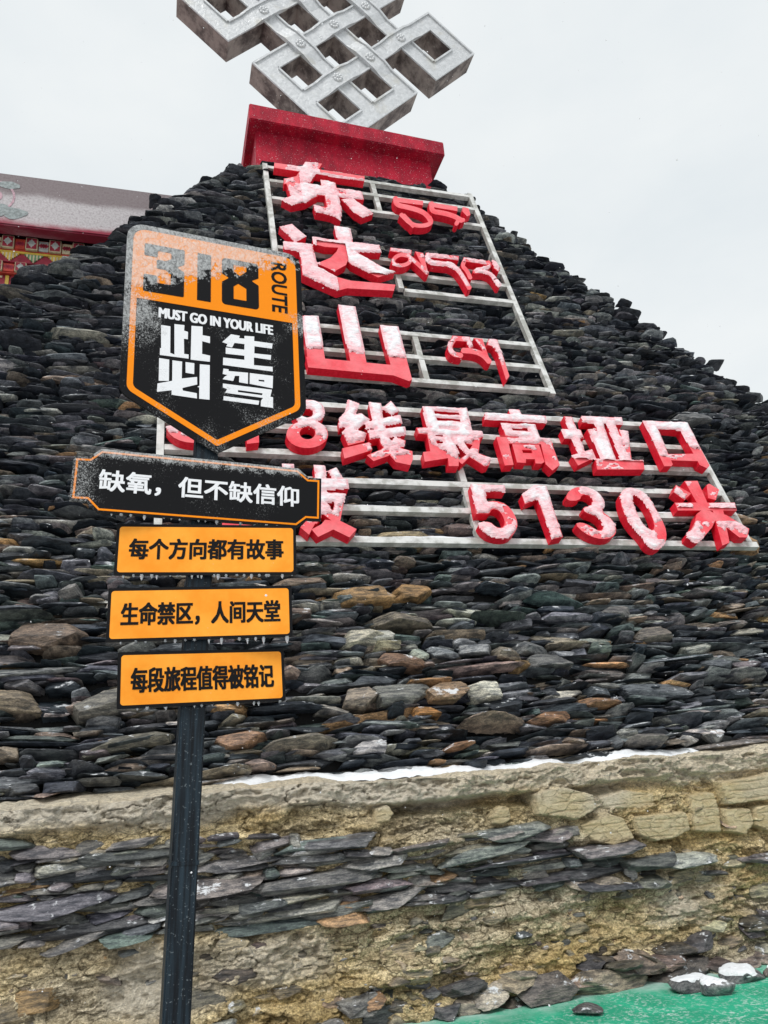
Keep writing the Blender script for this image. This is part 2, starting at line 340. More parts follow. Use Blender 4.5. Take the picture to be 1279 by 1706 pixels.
# outlines of the letters in metres (add, cut) on the face of the mound
GL = {'东':([[(-.313,9.025),(1.064,9.015),(1.034,8.857),(-.328,8.872)],[(0.168,9.18),(0.424,9.208),(0.255,8.793),(0.174,8.596),(-.03,8.528),(-.216,8.45),(-.205,8.595),(-.013,8.72)],[(-.204,8.61),(-.012,8.561),(0.352,8.543),(0.554,8.553),(0.953,8.541),(0.951,8.313),(0.631,8.294),(0.324,8.281),(-.027,8.22),(-.151,8.147),(-.168,8.392)],[(0.356,8.718),(0.57,8.688),(0.568,7.917),(0.522,7.668),(0.401,7.771),(0.183,7.799),(0.17,7.982),(0.358,7.974),(0.361,8.277)],[(0.035,8.333),(0.26,8.251),(0.058,8.023),(-.149,7.905),(-.279,8.006)],[(0.601,8.239),(0.788,8.314),(1.041,7.975),(0.858,7.824),(0.764,7.909)]],[]),
 '达':([[(-.366,7.315),(-.186,7.418),(-.012,7.158),(-.177,6.99)],[(-.329,6.982),(0.051,6.989),(0.057,6.707),(0.075,6.481),(0.299,6.31),(0.471,6.262),(1.086,6.279),(1.04,6.138),(0.407,6.087),(0.277,6.011),(-.01,6.178),(-.148,6.263),(-.134,6.781),(-.335,6.811)],[(0.415,7.514),(0.634,7.499),(0.628,7.108),(0.419,7.065)],[(0.076,7.172),(0.43,7.153),(0.647,7.161),(1.006,7.161),(1.001,6.988),(0.601,6.928),(0.409,6.986),(0.223,6.965),(0.073,7.001)],[(0.434,7.068),(0.618,7.033),(0.459,6.599),(0.287,6.43),(0.069,6.56),(0.266,6.725),(0.369,6.886)],[(0.427,6.898),(0.631,6.939),(1.012,6.609),(1.127,6.565),(0.865,6.399),(0.802,6.444),(0.534,6.636)]],[]),
 '山':([[(-.223,5.438),(-.029,5.461),(-.033,4.652),(-.238,4.628)],[(-.25,4.689),(0.771,4.662),(0.753,4.481),(-.244,4.51)],[(0.249,5.725),(0.466,5.717),(0.457,4.529),(0.265,4.65)],[(0.735,5.391),(0.968,5.393),(0.971,4.432),(0.927,4.401),(0.753,4.481)]],[]),
 'top_1':([[(1.435,8.515),(1.91,8.526),(1.884,8.396),(1.419,8.388)],[(1.428,8.489),(1.425,8.466),(1.506,8.493),(1.509,8.516)],[(1.427,8.476),(1.422,8.441),(1.502,8.468),(1.508,8.503)],[(1.423,8.451),(1.416,8.404),(1.497,8.43),(1.504,8.478)],[(1.418,8.414),(1.409,8.354),(1.489,8.38),(1.498,8.44)],[(1.409,8.329),(1.42,8.283),(1.499,8.376),(1.489,8.423)],[(1.425,8.272),(1.453,8.24),(1.517,8.367),(1.489,8.399)],[(1.456,8.237),(1.501,8.218),(1.551,8.356),(1.505,8.376)],[(1.501,8.218),(1.562,8.212),(1.602,8.352),(1.541,8.359)],[(1.556,8.212),(1.614,8.203),(1.657,8.344),(1.598,8.353)],[(1.608,8.204),(1.663,8.192),(1.707,8.333),(1.652,8.344)],[(1.656,8.194),(1.707,8.18),(1.755,8.319),(1.703,8.334)],[(1.701,8.182),(1.749,8.165),(1.799,8.304),(1.751,8.32)],[(1.742,8.168),(1.783,8.147),(1.837,8.284),(1.796,8.305)],[(1.776,8.151),(1.81,8.127),(1.87,8.261),(1.835,8.285)],[(1.803,8.133),(1.831,8.105),(1.896,8.233),(1.868,8.262)],[(1.824,8.113),(1.845,8.081),(1.916,8.201),(1.896,8.234)],[(1.84,8.09),(1.856,8.055),(1.932,8.167),(1.915,8.203)],[(1.852,8.065),(1.865,8.027),(1.944,8.13),(1.931,8.169)],[(1.862,8.039),(1.871,7.998),(1.953,8.09),(1.944,8.132)],[(1.869,8.012),(1.874,7.968),(1.957,8.047),(1.952,8.092)],[(1.873,7.976),(1.877,7.94),(1.96,8.02),(1.956,8.055)],[(1.876,7.948),(1.879,7.923),(1.962,8.001),(1.959,8.028)],[(1.878,7.93),(1.88,7.914),(1.963,7.992),(1.961,8.009)],[(1.506,8.495),(1.486,8.442),(1.454,8.414),(1.43,8.428),(1.426,8.475),(1.447,8.528),(1.479,8.556),(1.503,8.543)],[(1.503,8.47),(1.482,8.417),(1.45,8.389),(1.426,8.403),(1.423,8.45),(1.443,8.503),(1.475,8.531),(1.5,8.517)],[(1.497,8.432),(1.477,8.379),(1.445,8.352),(1.421,8.365),(1.417,8.412),(1.438,8.465),(1.469,8.493),(1.494,8.479)],[(1.49,8.382),(1.469,8.329),(1.438,8.302),(1.413,8.316),(1.41,8.362),(1.43,8.415),(1.462,8.443),(1.487,8.429)],[(1.498,8.343),(1.478,8.291),(1.447,8.263),(1.422,8.277),(1.419,8.323),(1.439,8.376),(1.471,8.403),(1.495,8.39)],[(1.523,8.315),(1.502,8.263),(1.471,8.236),(1.447,8.249),(1.444,8.296),(1.464,8.348),(1.495,8.375),(1.52,8.362)],[(1.563,8.298),(1.543,8.246),(1.511,8.219),(1.487,8.232),(1.484,8.279),(1.504,8.331),(1.536,8.358),(1.56,8.345)],[(1.62,8.292),(1.599,8.239),(1.567,8.212),(1.543,8.226),(1.54,8.272),(1.56,8.325),(1.592,8.352),(1.617,8.338)],[(1.673,8.283),(1.652,8.231),(1.62,8.204),(1.596,8.218),(1.593,8.264),(1.614,8.316),(1.646,8.344),(1.67,8.33)],[(1.722,8.272),(1.701,8.22),(1.669,8.193),(1.645,8.207),(1.642,8.253),(1.663,8.305),(1.695,8.333),(1.72,8.319)],[(1.769,8.259),(1.747,8.207),(1.715,8.18),(1.691,8.194),(1.688,8.24),(1.709,8.293),(1.742,8.32),(1.766,8.306)],[(1.811,8.244),(1.79,8.192),(1.758,8.165),(1.733,8.179),(1.731,8.225),(1.752,8.277),(1.785,8.305),(1.809,8.291)],[(1.848,8.226),(1.826,8.174),(1.794,8.147),(1.77,8.161),(1.767,8.207),(1.789,8.259),(1.821,8.286),(1.846,8.273)],[(1.878,8.205),(1.856,8.153),(1.824,8.126),(1.8,8.139),(1.797,8.186),(1.819,8.238),(1.851,8.265),(1.876,8.251)],[(1.902,8.18),(1.88,8.128),(1.848,8.102),(1.823,8.115),(1.821,8.161),(1.843,8.213),(1.875,8.24),(1.9,8.227)],[(1.919,8.153),(1.897,8.101),(1.865,8.074),(1.841,8.088),(1.839,8.134),(1.86,8.186),(1.893,8.213),(1.917,8.199)],[(1.933,8.123),(1.911,8.071),(1.879,8.045),(1.855,8.058),(1.853,8.104),(1.874,8.156),(1.907,8.183),(1.931,8.169)],[(1.944,8.091),(1.922,8.04),(1.89,8.013),(1.865,8.027),(1.863,8.072),(1.885,8.124),(1.917,8.151),(1.942,8.137)],[(1.951,8.057),(1.929,8.006),(1.897,7.979),(1.873,7.993),(1.871,8.038),(1.892,8.09),(1.925,8.116),(1.949,8.103)],[(1.955,8.02),(1.933,7.969),(1.901,7.943),(1.877,7.957),(1.875,8.002),(1.896,8.053),(1.929,8.08),(1.953,8.066)],[(1.958,7.993),(1.936,7.942),(1.904,7.916),(1.88,7.93),(1.878,7.975),(1.899,8.026),(1.932,8.052),(1.956,8.039)],[(1.96,7.975),(1.938,7.924),(1.906,7.898),(1.882,7.912),(1.88,7.957),(1.901,8.008),(1.934,8.034),(1.958,8.021)],[(1.44,8.011),(1.45,7.989),(1.512,8.082),(1.502,8.104)],[(1.447,7.995),(1.464,7.958),(1.526,8.051),(1.509,8.088)],[(1.462,7.964),(1.486,7.911),(1.548,8.004),(1.523,8.057)],[(1.483,7.917),(1.515,7.849),(1.576,7.941),(1.545,8.009)],[(1.514,7.85),(1.55,7.799),(1.607,7.899),(1.571,7.951)],[(1.55,7.799),(1.592,7.766),(1.642,7.873),(1.6,7.907)],[(1.592,7.765),(1.639,7.749),(1.68,7.862),(1.633,7.878)],[(1.639,7.749),(1.691,7.749),(1.721,7.864),(1.669,7.863)],[(1.689,7.749),(1.739,7.758),(1.763,7.873),(1.713,7.863)],[(1.737,7.758),(1.786,7.775),(1.803,7.888),(1.754,7.87)],[(1.785,7.774),(1.832,7.8),(1.84,7.909),(1.793,7.883)],[(1.831,7.799),(1.877,7.834),(1.875,7.937),(1.829,7.902)],[(1.879,7.836),(1.914,7.875),(1.896,7.963),(1.861,7.924)],[(1.922,7.885),(1.945,7.928),(1.902,7.98),(1.878,7.937)],[(1.954,7.95),(1.964,7.997),(1.896,7.985),(1.886,7.939)],[(1.966,8.013),(1.962,8.06),(1.89,7.996),(1.893,7.95)],[(1.963,8.051),(1.96,8.089),(1.888,8.025),(1.891,7.988)],[(1.961,8.08),(1.959,8.108),(1.887,8.044),(1.889,8.017)],[(1.96,8.1),(1.958,8.118),(1.886,8.054),(1.887,8.036)],[(1.513,8.046),(1.496,8.003),(1.469,7.98),(1.448,7.992),(1.446,8.031),(1.463,8.074),(1.49,8.097),(1.51,8.085)],[(1.527,8.015),(1.51,7.972),(1.483,7.949),(1.463,7.961),(1.46,7.999),(1.477,8.043),(1.504,8.065),(1.525,8.054)],[(1.549,7.968),(1.532,7.925),(1.505,7.903),(1.485,7.914),(1.482,7.952),(1.499,7.995),(1.526,8.018),(1.546,8.006)],[(1.577,7.905),(1.56,7.863),(1.534,7.841),(1.513,7.852),(1.511,7.89),(1.528,7.933),(1.554,7.955),(1.575,7.944)],[(1.61,7.859),(1.593,7.817),(1.567,7.795),(1.546,7.806),(1.544,7.844),(1.561,7.887),(1.588,7.909),(1.608,7.897)],[(1.648,7.828),(1.631,7.786),(1.604,7.764),(1.584,7.776),(1.581,7.813),(1.599,7.856),(1.625,7.878),(1.646,7.867)],[(1.69,7.813),(1.673,7.771),(1.646,7.749),(1.626,7.761),(1.623,7.798),(1.641,7.841),(1.668,7.863),(1.688,7.852)],[(1.737,7.814),(1.719,7.772),(1.693,7.75),(1.672,7.761),(1.67,7.799),(1.688,7.842),(1.715,7.864),(1.735,7.852)],[(1.782,7.822),(1.764,7.78),(1.737,7.758),(1.717,7.769),(1.715,7.807),(1.733,7.85),(1.76,7.872),(1.78,7.86)],[(1.826,7.837),(1.808,7.795),(1.781,7.773),(1.76,7.784),(1.758,7.822),(1.776,7.865),(1.803,7.887),(1.824,7.876)],[(1.867,7.86),(1.849,7.818),(1.822,7.796),(1.801,7.807),(1.8,7.845),(1.817,7.888),(1.845,7.91),(1.865,7.899)],[(1.907,7.891),(1.889,7.848),(1.862,7.826),(1.841,7.837),(1.839,7.875),(1.857,7.918),(1.885,7.941),(1.905,7.929)],[(1.937,7.923),(1.918,7.88),(1.891,7.858),(1.87,7.869),(1.868,7.908),(1.887,7.951),(1.914,7.973),(1.935,7.962)],[(1.955,7.957),(1.937,7.914),(1.909,7.892),(1.889,7.903),(1.887,7.942),(1.905,7.985),(1.933,8.008),(1.954,7.996)],[(1.963,7.994),(1.945,7.95),(1.917,7.928),(1.897,7.939),(1.895,7.978),(1.913,8.022),(1.941,8.044),(1.962,8.033)],[(1.961,8.032),(1.942,7.988),(1.915,7.965),(1.894,7.977),(1.892,8.016),(1.911,8.06),(1.938,8.083),(1.959,8.071)],[(1.959,8.061),(1.94,8.017),(1.913,7.994),(1.892,8.006),(1.89,8.045),(1.909,8.089),(1.936,8.112),(1.957,8.1)],[(1.958,8.08),(1.939,8.036),(1.911,8.013),(1.89,8.025),(1.889,8.064),(1.907,8.108),(1.935,8.131),(1.956,8.119)],[(1.453,8.05),(1.54,8.086),(1.664,7.792),(1.588,7.715)]],[]),
 'top_2':([[(2.001,8.516),(2.461,8.498),(2.432,8.366),(1.981,8.388)],[(2.003,8.491),(1.998,8.465),(2.08,8.482),(2.085,8.507)],[(2,8.476),(1.991,8.435),(2.073,8.451),(2.082,8.492)],[(1.994,8.446),(1.982,8.39),(2.063,8.406),(2.075,8.462)],[(1.984,8.401),(1.969,8.331),(2.05,8.347),(2.065,8.417)],[(1.967,8.314),(1.968,8.261),(2.054,8.329),(2.054,8.383)],[(1.971,8.244),(1.988,8.209),(2.065,8.326),(2.048,8.361)],[(1.994,8.203),(2.027,8.186),(2.084,8.324),(2.051,8.341)],[(2.031,8.185),(2.078,8.185),(2.118,8.327),(2.07,8.327)],[(2.071,8.185),(2.119,8.183),(2.162,8.325),(2.114,8.328)],[(2.112,8.183),(2.16,8.178),(2.206,8.32),(2.157,8.325)],[(2.154,8.179),(2.203,8.17),(2.251,8.312),(2.202,8.32)],[(2.196,8.171),(2.246,8.16),(2.297,8.301),(2.247,8.313)],[(2.239,8.162),(2.284,8.146),(2.339,8.286),(2.294,8.302)],[(2.277,8.149),(2.317,8.128),(2.377,8.266),(2.336,8.287)],[(2.311,8.132),(2.347,8.106),(2.411,8.241),(2.375,8.267)],[(2.34,8.111),(2.372,8.081),(2.441,8.212),(2.409,8.243)],[(2.368,8.085),(2.392,8.061),(2.462,8.191),(2.437,8.216)],[(2.388,8.065),(2.406,8.047),(2.476,8.178),(2.458,8.195)],[(2.402,8.051),(2.413,8.041),(2.483,8.171),(2.472,8.182)],[(2.081,8.489),(2.059,8.435),(2.025,8.407),(2,8.421),(1.998,8.469),(2.021,8.523),(2.055,8.551),(2.08,8.537)],[(2.074,8.459),(2.052,8.405),(2.019,8.377),(1.994,8.391),(1.992,8.438),(2.014,8.492),(2.048,8.521),(2.073,8.507)],[(2.064,8.414),(2.042,8.36),(2.009,8.332),(1.984,8.346),(1.982,8.394),(2.004,8.447),(2.038,8.475),(2.063,8.461)],[(2.051,8.354),(2.029,8.301),(1.996,8.273),(1.971,8.287),(1.969,8.334),(1.991,8.387),(2.025,8.415),(2.05,8.401)],[(2.052,8.309),(2.029,8.257),(1.996,8.229),(1.972,8.243),(1.97,8.29),(1.992,8.343),(2.025,8.371),(2.05,8.357)],[(2.066,8.28),(2.044,8.227),(2.011,8.2),(1.986,8.214),(1.984,8.26),(2.006,8.313),(2.04,8.341),(2.064,8.327)],[(2.094,8.265),(2.072,8.213),(2.039,8.186),(2.014,8.199),(2.012,8.246),(2.035,8.299),(2.068,8.326),(2.093,8.313)],[(2.136,8.266),(2.113,8.213),(2.08,8.186),(2.056,8.2),(2.054,8.246),(2.076,8.299),(2.11,8.327),(2.134,8.313)],[(2.178,8.263),(2.156,8.211),(2.122,8.183),(2.098,8.197),(2.096,8.244),(2.119,8.297),(2.152,8.325),(2.177,8.311)],[(2.222,8.258),(2.199,8.206),(2.165,8.178),(2.141,8.192),(2.139,8.239),(2.162,8.292),(2.196,8.32),(2.22,8.306)],[(2.265,8.251),(2.242,8.198),(2.209,8.171),(2.184,8.184),(2.183,8.231),(2.206,8.284),(2.24,8.312),(2.264,8.298)],[(2.31,8.24),(2.287,8.188),(2.253,8.16),(2.228,8.174),(2.227,8.221),(2.25,8.274),(2.284,8.302),(2.309,8.288)],[(2.35,8.226),(2.327,8.173),(2.293,8.146),(2.269,8.16),(2.267,8.207),(2.291,8.259),(2.325,8.287),(2.349,8.273)],[(2.386,8.207),(2.363,8.155),(2.329,8.127),(2.304,8.141),(2.303,8.188),(2.327,8.241),(2.361,8.268),(2.386,8.254)],[(2.418,8.184),(2.395,8.132),(2.361,8.105),(2.336,8.118),(2.335,8.165),(2.359,8.218),(2.393,8.245),(2.417,8.232)],[(2.446,8.157),(2.422,8.105),(2.388,8.078),(2.364,8.092),(2.363,8.138),(2.386,8.191),(2.42,8.218),(2.445,8.204)],[(2.466,8.137),(2.443,8.085),(2.409,8.058),(2.384,8.072),(2.383,8.118),(2.407,8.171),(2.441,8.198),(2.466,8.184)],[(2.48,8.124),(2.456,8.072),(2.422,8.045),(2.398,8.058),(2.397,8.105),(2.421,8.157),(2.455,8.185),(2.48,8.171)],[(2.495,8.188),(2.485,8.188),(2.45,8.073),(2.461,8.073)],[(2.491,8.188),(2.475,8.187),(2.441,8.073),(2.456,8.073)],[(2.481,8.187),(2.461,8.187),(2.427,8.072),(2.447,8.073)],[(2.467,8.187),(2.442,8.187),(2.408,8.072),(2.432,8.073)],[(2.438,8.185),(2.413,8.173),(2.399,8.064),(2.424,8.076)],[(2.407,8.169),(2.382,8.145),(2.392,8.053),(2.417,8.077)],[(2.378,8.139),(2.353,8.104),(2.384,8.038),(2.409,8.073)],[(2.351,8.101),(2.328,8.056),(2.373,8.013),(2.396,8.058)],[(2.333,8.065),(2.314,8.029),(2.359,7.987),(2.378,8.023)],[(2.319,8.039),(2.304,8.012),(2.349,7.969),(2.363,7.996)],[(2.309,8.021),(2.3,8.003),(2.345,7.96),(2.354,7.978)],[(2.504,8.138),(2.485,8.095),(2.457,8.073),(2.437,8.085),(2.437,8.122),(2.456,8.165),(2.484,8.187),(2.504,8.176)],[(2.495,8.138),(2.475,8.095),(2.448,8.073),(2.428,8.084),(2.427,8.122),(2.446,8.165),(2.474,8.187),(2.494,8.176)],[(2.481,8.137),(2.461,8.095),(2.434,8.073),(2.414,8.084),(2.413,8.122),(2.432,8.164),(2.46,8.187),(2.48,8.175)],[(2.462,8.137),(2.443,8.095),(2.415,8.073),(2.395,8.084),(2.394,8.122),(2.413,8.164),(2.441,8.186),(2.461,8.175)],[(2.443,8.128),(2.424,8.085),(2.396,8.064),(2.376,8.075),(2.376,8.112),(2.395,8.155),(2.422,8.177),(2.442,8.166)],[(2.424,8.11),(2.405,8.067),(2.377,8.046),(2.358,8.057),(2.357,8.094),(2.376,8.136),(2.403,8.159),(2.423,8.147)],[(2.405,8.083),(2.386,8.041),(2.359,8.019),(2.339,8.03),(2.338,8.067),(2.357,8.109),(2.384,8.131),(2.404,8.12)],[(2.386,8.047),(2.367,8.005),(2.34,7.983),(2.32,7.994),(2.319,8.032),(2.338,8.074),(2.365,8.096),(2.385,8.084)],[(2.372,8.02),(2.353,7.979),(2.326,7.957),(2.306,7.968),(2.305,8.005),(2.324,8.047),(2.351,8.069),(2.371,8.058)],[(2.362,8.003),(2.344,7.961),(2.317,7.939),(2.297,7.95),(2.296,7.988),(2.315,8.029),(2.342,8.051),(2.362,8.04)]],[]),
 'top_3':([[(2.551,8.513),(2.646,8.493),(2.631,8.31),(2.561,8.255),(2.514,8.38)]],[]),
 'mid_1':([[(1.138,7.049),(1.444,7.042),(1.469,7.136),(1.161,7.142)],[(1.425,7.035),(1.411,7.036),(1.386,6.944),(1.4,6.943)],[(1.416,7.036),(1.393,7.037),(1.367,6.946),(1.39,6.944)],[(1.397,7.037),(1.364,7.04),(1.339,6.948),(1.372,6.945)],[(1.369,7.039),(1.327,7.043),(1.302,6.951),(1.344,6.947)],[(1.327,7.043),(1.286,7.034),(1.271,6.943),(1.312,6.952)],[(1.285,7.033),(1.246,7.011),(1.243,6.926),(1.283,6.947)],[(1.244,7.01),(1.206,6.976),(1.218,6.9),(1.255,6.934)],[(1.205,6.974),(1.169,6.928),(1.193,6.867),(1.229,6.913)],[(1.17,6.928),(1.143,6.885),(1.175,6.836),(1.202,6.879)],[(1.141,6.881),(1.124,6.84),(1.168,6.813),(1.185,6.854)],[(1.121,6.831),(1.114,6.793),(1.168,6.801),(1.175,6.839)],[(1.114,6.782),(1.118,6.749),(1.173,6.794),(1.17,6.828)],[(1.119,6.743),(1.131,6.718),(1.181,6.787),(1.169,6.812)],[(1.133,6.716),(1.153,6.699),(1.192,6.781),(1.172,6.798)],[(1.153,6.699),(1.181,6.69),(1.211,6.777),(1.183,6.786)],[(1.18,6.69),(1.214,6.688),(1.237,6.777),(1.202,6.779)],[(1.213,6.688),(1.248,6.695),(1.263,6.784),(1.228,6.777)],[(1.247,6.695),(1.283,6.71),(1.29,6.796),(1.254,6.781)],[(1.282,6.71),(1.32,6.733),(1.319,6.815),(1.281,6.791)],[(1.318,6.732),(1.357,6.764),(1.348,6.841),(1.309,6.808)],[(1.357,6.764),(1.387,6.799),(1.368,6.865),(1.338,6.831)],[(1.39,6.802),(1.412,6.839),(1.379,6.886),(1.356,6.849)],[(1.417,6.849),(1.43,6.888),(1.38,6.9),(1.367,6.861)],[(1.432,6.899),(1.435,6.939),(1.378,6.913),(1.375,6.873)],[(1.435,6.936),(1.435,6.974),(1.377,6.938),(1.377,6.9)],[(1.436,6.971),(1.433,7.006),(1.375,6.961),(1.378,6.925)],[(1.433,7.003),(1.427,7.037),(1.371,6.982),(1.376,6.949)],[(1.428,7.034),(1.419,7.065),(1.364,7.002),(1.373,6.971)],[(1.421,7.058),(1.414,7.083),(1.359,7.02),(1.366,6.995)],[(1.416,7.077),(1.411,7.095),(1.355,7.032),(1.361,7.013)],[(1.412,7.089),(1.409,7.101),(1.354,7.038),(1.357,7.026)],[(1.429,6.995),(1.415,6.961),(1.392,6.944),(1.375,6.954),(1.373,6.984),(1.387,7.018),(1.409,7.036),(1.427,7.026)],[(1.41,6.997),(1.396,6.963),(1.374,6.946),(1.357,6.955),(1.354,6.986),(1.368,7.02),(1.39,7.037),(1.408,7.027)],[(1.382,6.999),(1.368,6.965),(1.346,6.948),(1.329,6.957),(1.326,6.988),(1.34,7.022),(1.362,7.039),(1.38,7.03)],[(1.345,7.002),(1.331,6.968),(1.309,6.951),(1.292,6.96),(1.289,6.991),(1.303,7.025),(1.325,7.042),(1.342,7.033)],[(1.309,6.994),(1.295,6.96),(1.273,6.943),(1.256,6.953),(1.254,6.983),(1.267,7.017),(1.289,7.034),(1.307,7.025)],[(1.275,6.975),(1.261,6.942),(1.239,6.925),(1.222,6.934),(1.22,6.964),(1.233,6.998),(1.255,7.015),(1.272,7.006)],[(1.242,6.946),(1.229,6.912),(1.207,6.895),(1.19,6.905),(1.187,6.935),(1.201,6.969),(1.222,6.986),(1.24,6.976)],[(1.211,6.906),(1.198,6.872),(1.176,6.855),(1.159,6.865),(1.156,6.895),(1.17,6.928),(1.191,6.945),(1.209,6.936)],[(1.189,6.869),(1.175,6.836),(1.154,6.819),(1.137,6.829),(1.134,6.859),(1.147,6.892),(1.169,6.909),(1.186,6.899)],[(1.175,6.836),(1.161,6.803),(1.14,6.786),(1.123,6.796),(1.12,6.826),(1.134,6.859),(1.155,6.875),(1.172,6.866)],[(1.169,6.806),(1.156,6.773),(1.135,6.757),(1.118,6.766),(1.115,6.796),(1.128,6.829),(1.15,6.846),(1.167,6.836)],[(1.172,6.78),(1.159,6.747),(1.137,6.731),(1.121,6.74),(1.118,6.77),(1.131,6.803),(1.153,6.819),(1.17,6.81)],[(1.182,6.76),(1.168,6.727),(1.147,6.711),(1.13,6.72),(1.127,6.75),(1.141,6.783),(1.162,6.799),(1.179,6.79)],[(1.198,6.746),(1.184,6.714),(1.163,6.697),(1.146,6.707),(1.144,6.736),(1.157,6.769),(1.178,6.786),(1.195,6.776)],[(1.221,6.739),(1.207,6.706),(1.186,6.69),(1.169,6.699),(1.166,6.729),(1.18,6.762),(1.201,6.778),(1.218,6.769)],[(1.25,6.738),(1.236,6.705),(1.215,6.689),(1.198,6.698),(1.196,6.728),(1.209,6.76),(1.23,6.777),(1.247,6.768)],[(1.28,6.744),(1.267,6.711),(1.245,6.695),(1.228,6.704),(1.226,6.734),(1.239,6.767),(1.261,6.783),(1.278,6.774)],[(1.312,6.757),(1.298,6.724),(1.276,6.708),(1.259,6.717),(1.257,6.747),(1.27,6.78),(1.292,6.796),(1.309,6.787)],[(1.344,6.778),(1.33,6.745),(1.308,6.728),(1.291,6.738),(1.289,6.767),(1.303,6.8),(1.324,6.817),(1.342,6.808)],[(1.377,6.805),(1.363,6.772),(1.342,6.756),(1.324,6.765),(1.322,6.795),(1.336,6.828),(1.358,6.845),(1.375,6.836)],[(1.403,6.834),(1.389,6.801),(1.367,6.784),(1.35,6.794),(1.348,6.824),(1.362,6.857),(1.384,6.874),(1.401,6.865)],[(1.421,6.864),(1.407,6.831),(1.385,6.814),(1.368,6.823),(1.366,6.854),(1.38,6.887),(1.402,6.904),(1.419,6.895)],[(1.431,6.895),(1.417,6.862),(1.395,6.845),(1.378,6.854),(1.376,6.884),(1.39,6.918),(1.412,6.935),(1.429,6.926)],[(1.434,6.927),(1.42,6.893),(1.398,6.876),(1.381,6.886),(1.378,6.916),(1.392,6.95),(1.414,6.967),(1.432,6.958)],[(1.434,6.957),(1.42,6.923),(1.398,6.906),(1.381,6.916),(1.378,6.946),(1.392,6.98),(1.415,6.997),(1.432,6.988)],[(1.432,6.985),(1.418,6.951),(1.396,6.934),(1.378,6.944),(1.376,6.974),(1.39,7.008),(1.412,7.025),(1.43,7.016)],[(1.427,7.011),(1.413,6.977),(1.391,6.96),(1.374,6.97),(1.372,7),(1.386,7.034),(1.408,7.052),(1.425,7.042)],[(1.421,7.035),(1.406,7.001),(1.384,6.984),(1.367,6.994),(1.365,7.024),(1.379,7.059),(1.401,7.076),(1.418,7.066)],[(1.415,7.054),(1.401,7.02),(1.379,7.002),(1.362,7.012),(1.359,7.043),(1.373,7.077),(1.396,7.094),(1.413,7.085)],[(1.412,7.066),(1.398,7.032),(1.376,7.014),(1.358,7.024),(1.356,7.055),(1.37,7.089),(1.392,7.106),(1.41,7.097)],[(1.374,6.927),(1.384,6.913),(1.438,7),(1.429,7.014)],[(1.381,6.918),(1.396,6.894),(1.451,6.981),(1.435,7.005)],[(1.393,6.899),(1.415,6.865),(1.47,6.952),(1.448,6.985)],[(1.412,6.87),(1.44,6.828),(1.495,6.914),(1.467,6.957)],[(1.437,6.833),(1.465,6.788),(1.52,6.872),(1.492,6.918)],[(1.461,6.793),(1.489,6.745),(1.545,6.827),(1.518,6.876)],[(1.485,6.75),(1.512,6.699),(1.569,6.78),(1.543,6.831)],[(1.509,6.705),(1.536,6.651),(1.594,6.729),(1.567,6.784)],[(1.533,6.656),(1.553,6.614),(1.611,6.693),(1.591,6.735)],[(1.551,6.62),(1.565,6.59),(1.623,6.668),(1.609,6.698)],[(1.563,6.595),(1.571,6.578),(1.629,6.656),(1.621,6.673)],[(1.441,6.965),(1.425,6.927),(1.4,6.908),(1.38,6.918),(1.378,6.953),(1.394,6.991),(1.419,7.01),(1.438,6.999)],[(1.453,6.946),(1.437,6.908),(1.412,6.889),(1.393,6.899),(1.391,6.933),(1.406,6.971),(1.431,6.991),(1.451,6.98)],[(1.472,6.917),(1.456,6.879),(1.431,6.86),(1.412,6.871),(1.41,6.905),(1.425,6.943),(1.45,6.962),(1.47,6.951)],[(1.497,6.879),(1.481,6.841),(1.456,6.822),(1.437,6.833),(1.435,6.867),(1.451,6.905),(1.476,6.924),(1.495,6.913)],[(1.522,6.838),(1.506,6.8),(1.481,6.781),(1.462,6.792),(1.46,6.826),(1.475,6.863),(1.5,6.883),(1.52,6.872)],[(1.547,6.794),(1.531,6.757),(1.506,6.738),(1.486,6.749),(1.484,6.782),(1.5,6.82),(1.525,6.839),(1.544,6.828)],[(1.571,6.748),(1.555,6.71),(1.53,6.692),(1.511,6.702),(1.508,6.736),(1.524,6.773),(1.549,6.792),(1.569,6.781)],[(1.594,6.698),(1.578,6.662),(1.553,6.643),(1.534,6.653),(1.532,6.687),(1.548,6.724),(1.573,6.743),(1.592,6.732)],[(1.612,6.662),(1.596,6.625),(1.571,6.606),(1.552,6.617),(1.55,6.65),(1.566,6.687),(1.591,6.706),(1.61,6.695)],[(1.624,6.637),(1.608,6.601),(1.583,6.582),(1.564,6.593),(1.562,6.626),(1.578,6.663),(1.603,6.681),(1.622,6.671)],[(1.516,7.121),(1.632,7.102),(1.611,6.622),(1.57,6.641)]],[]),
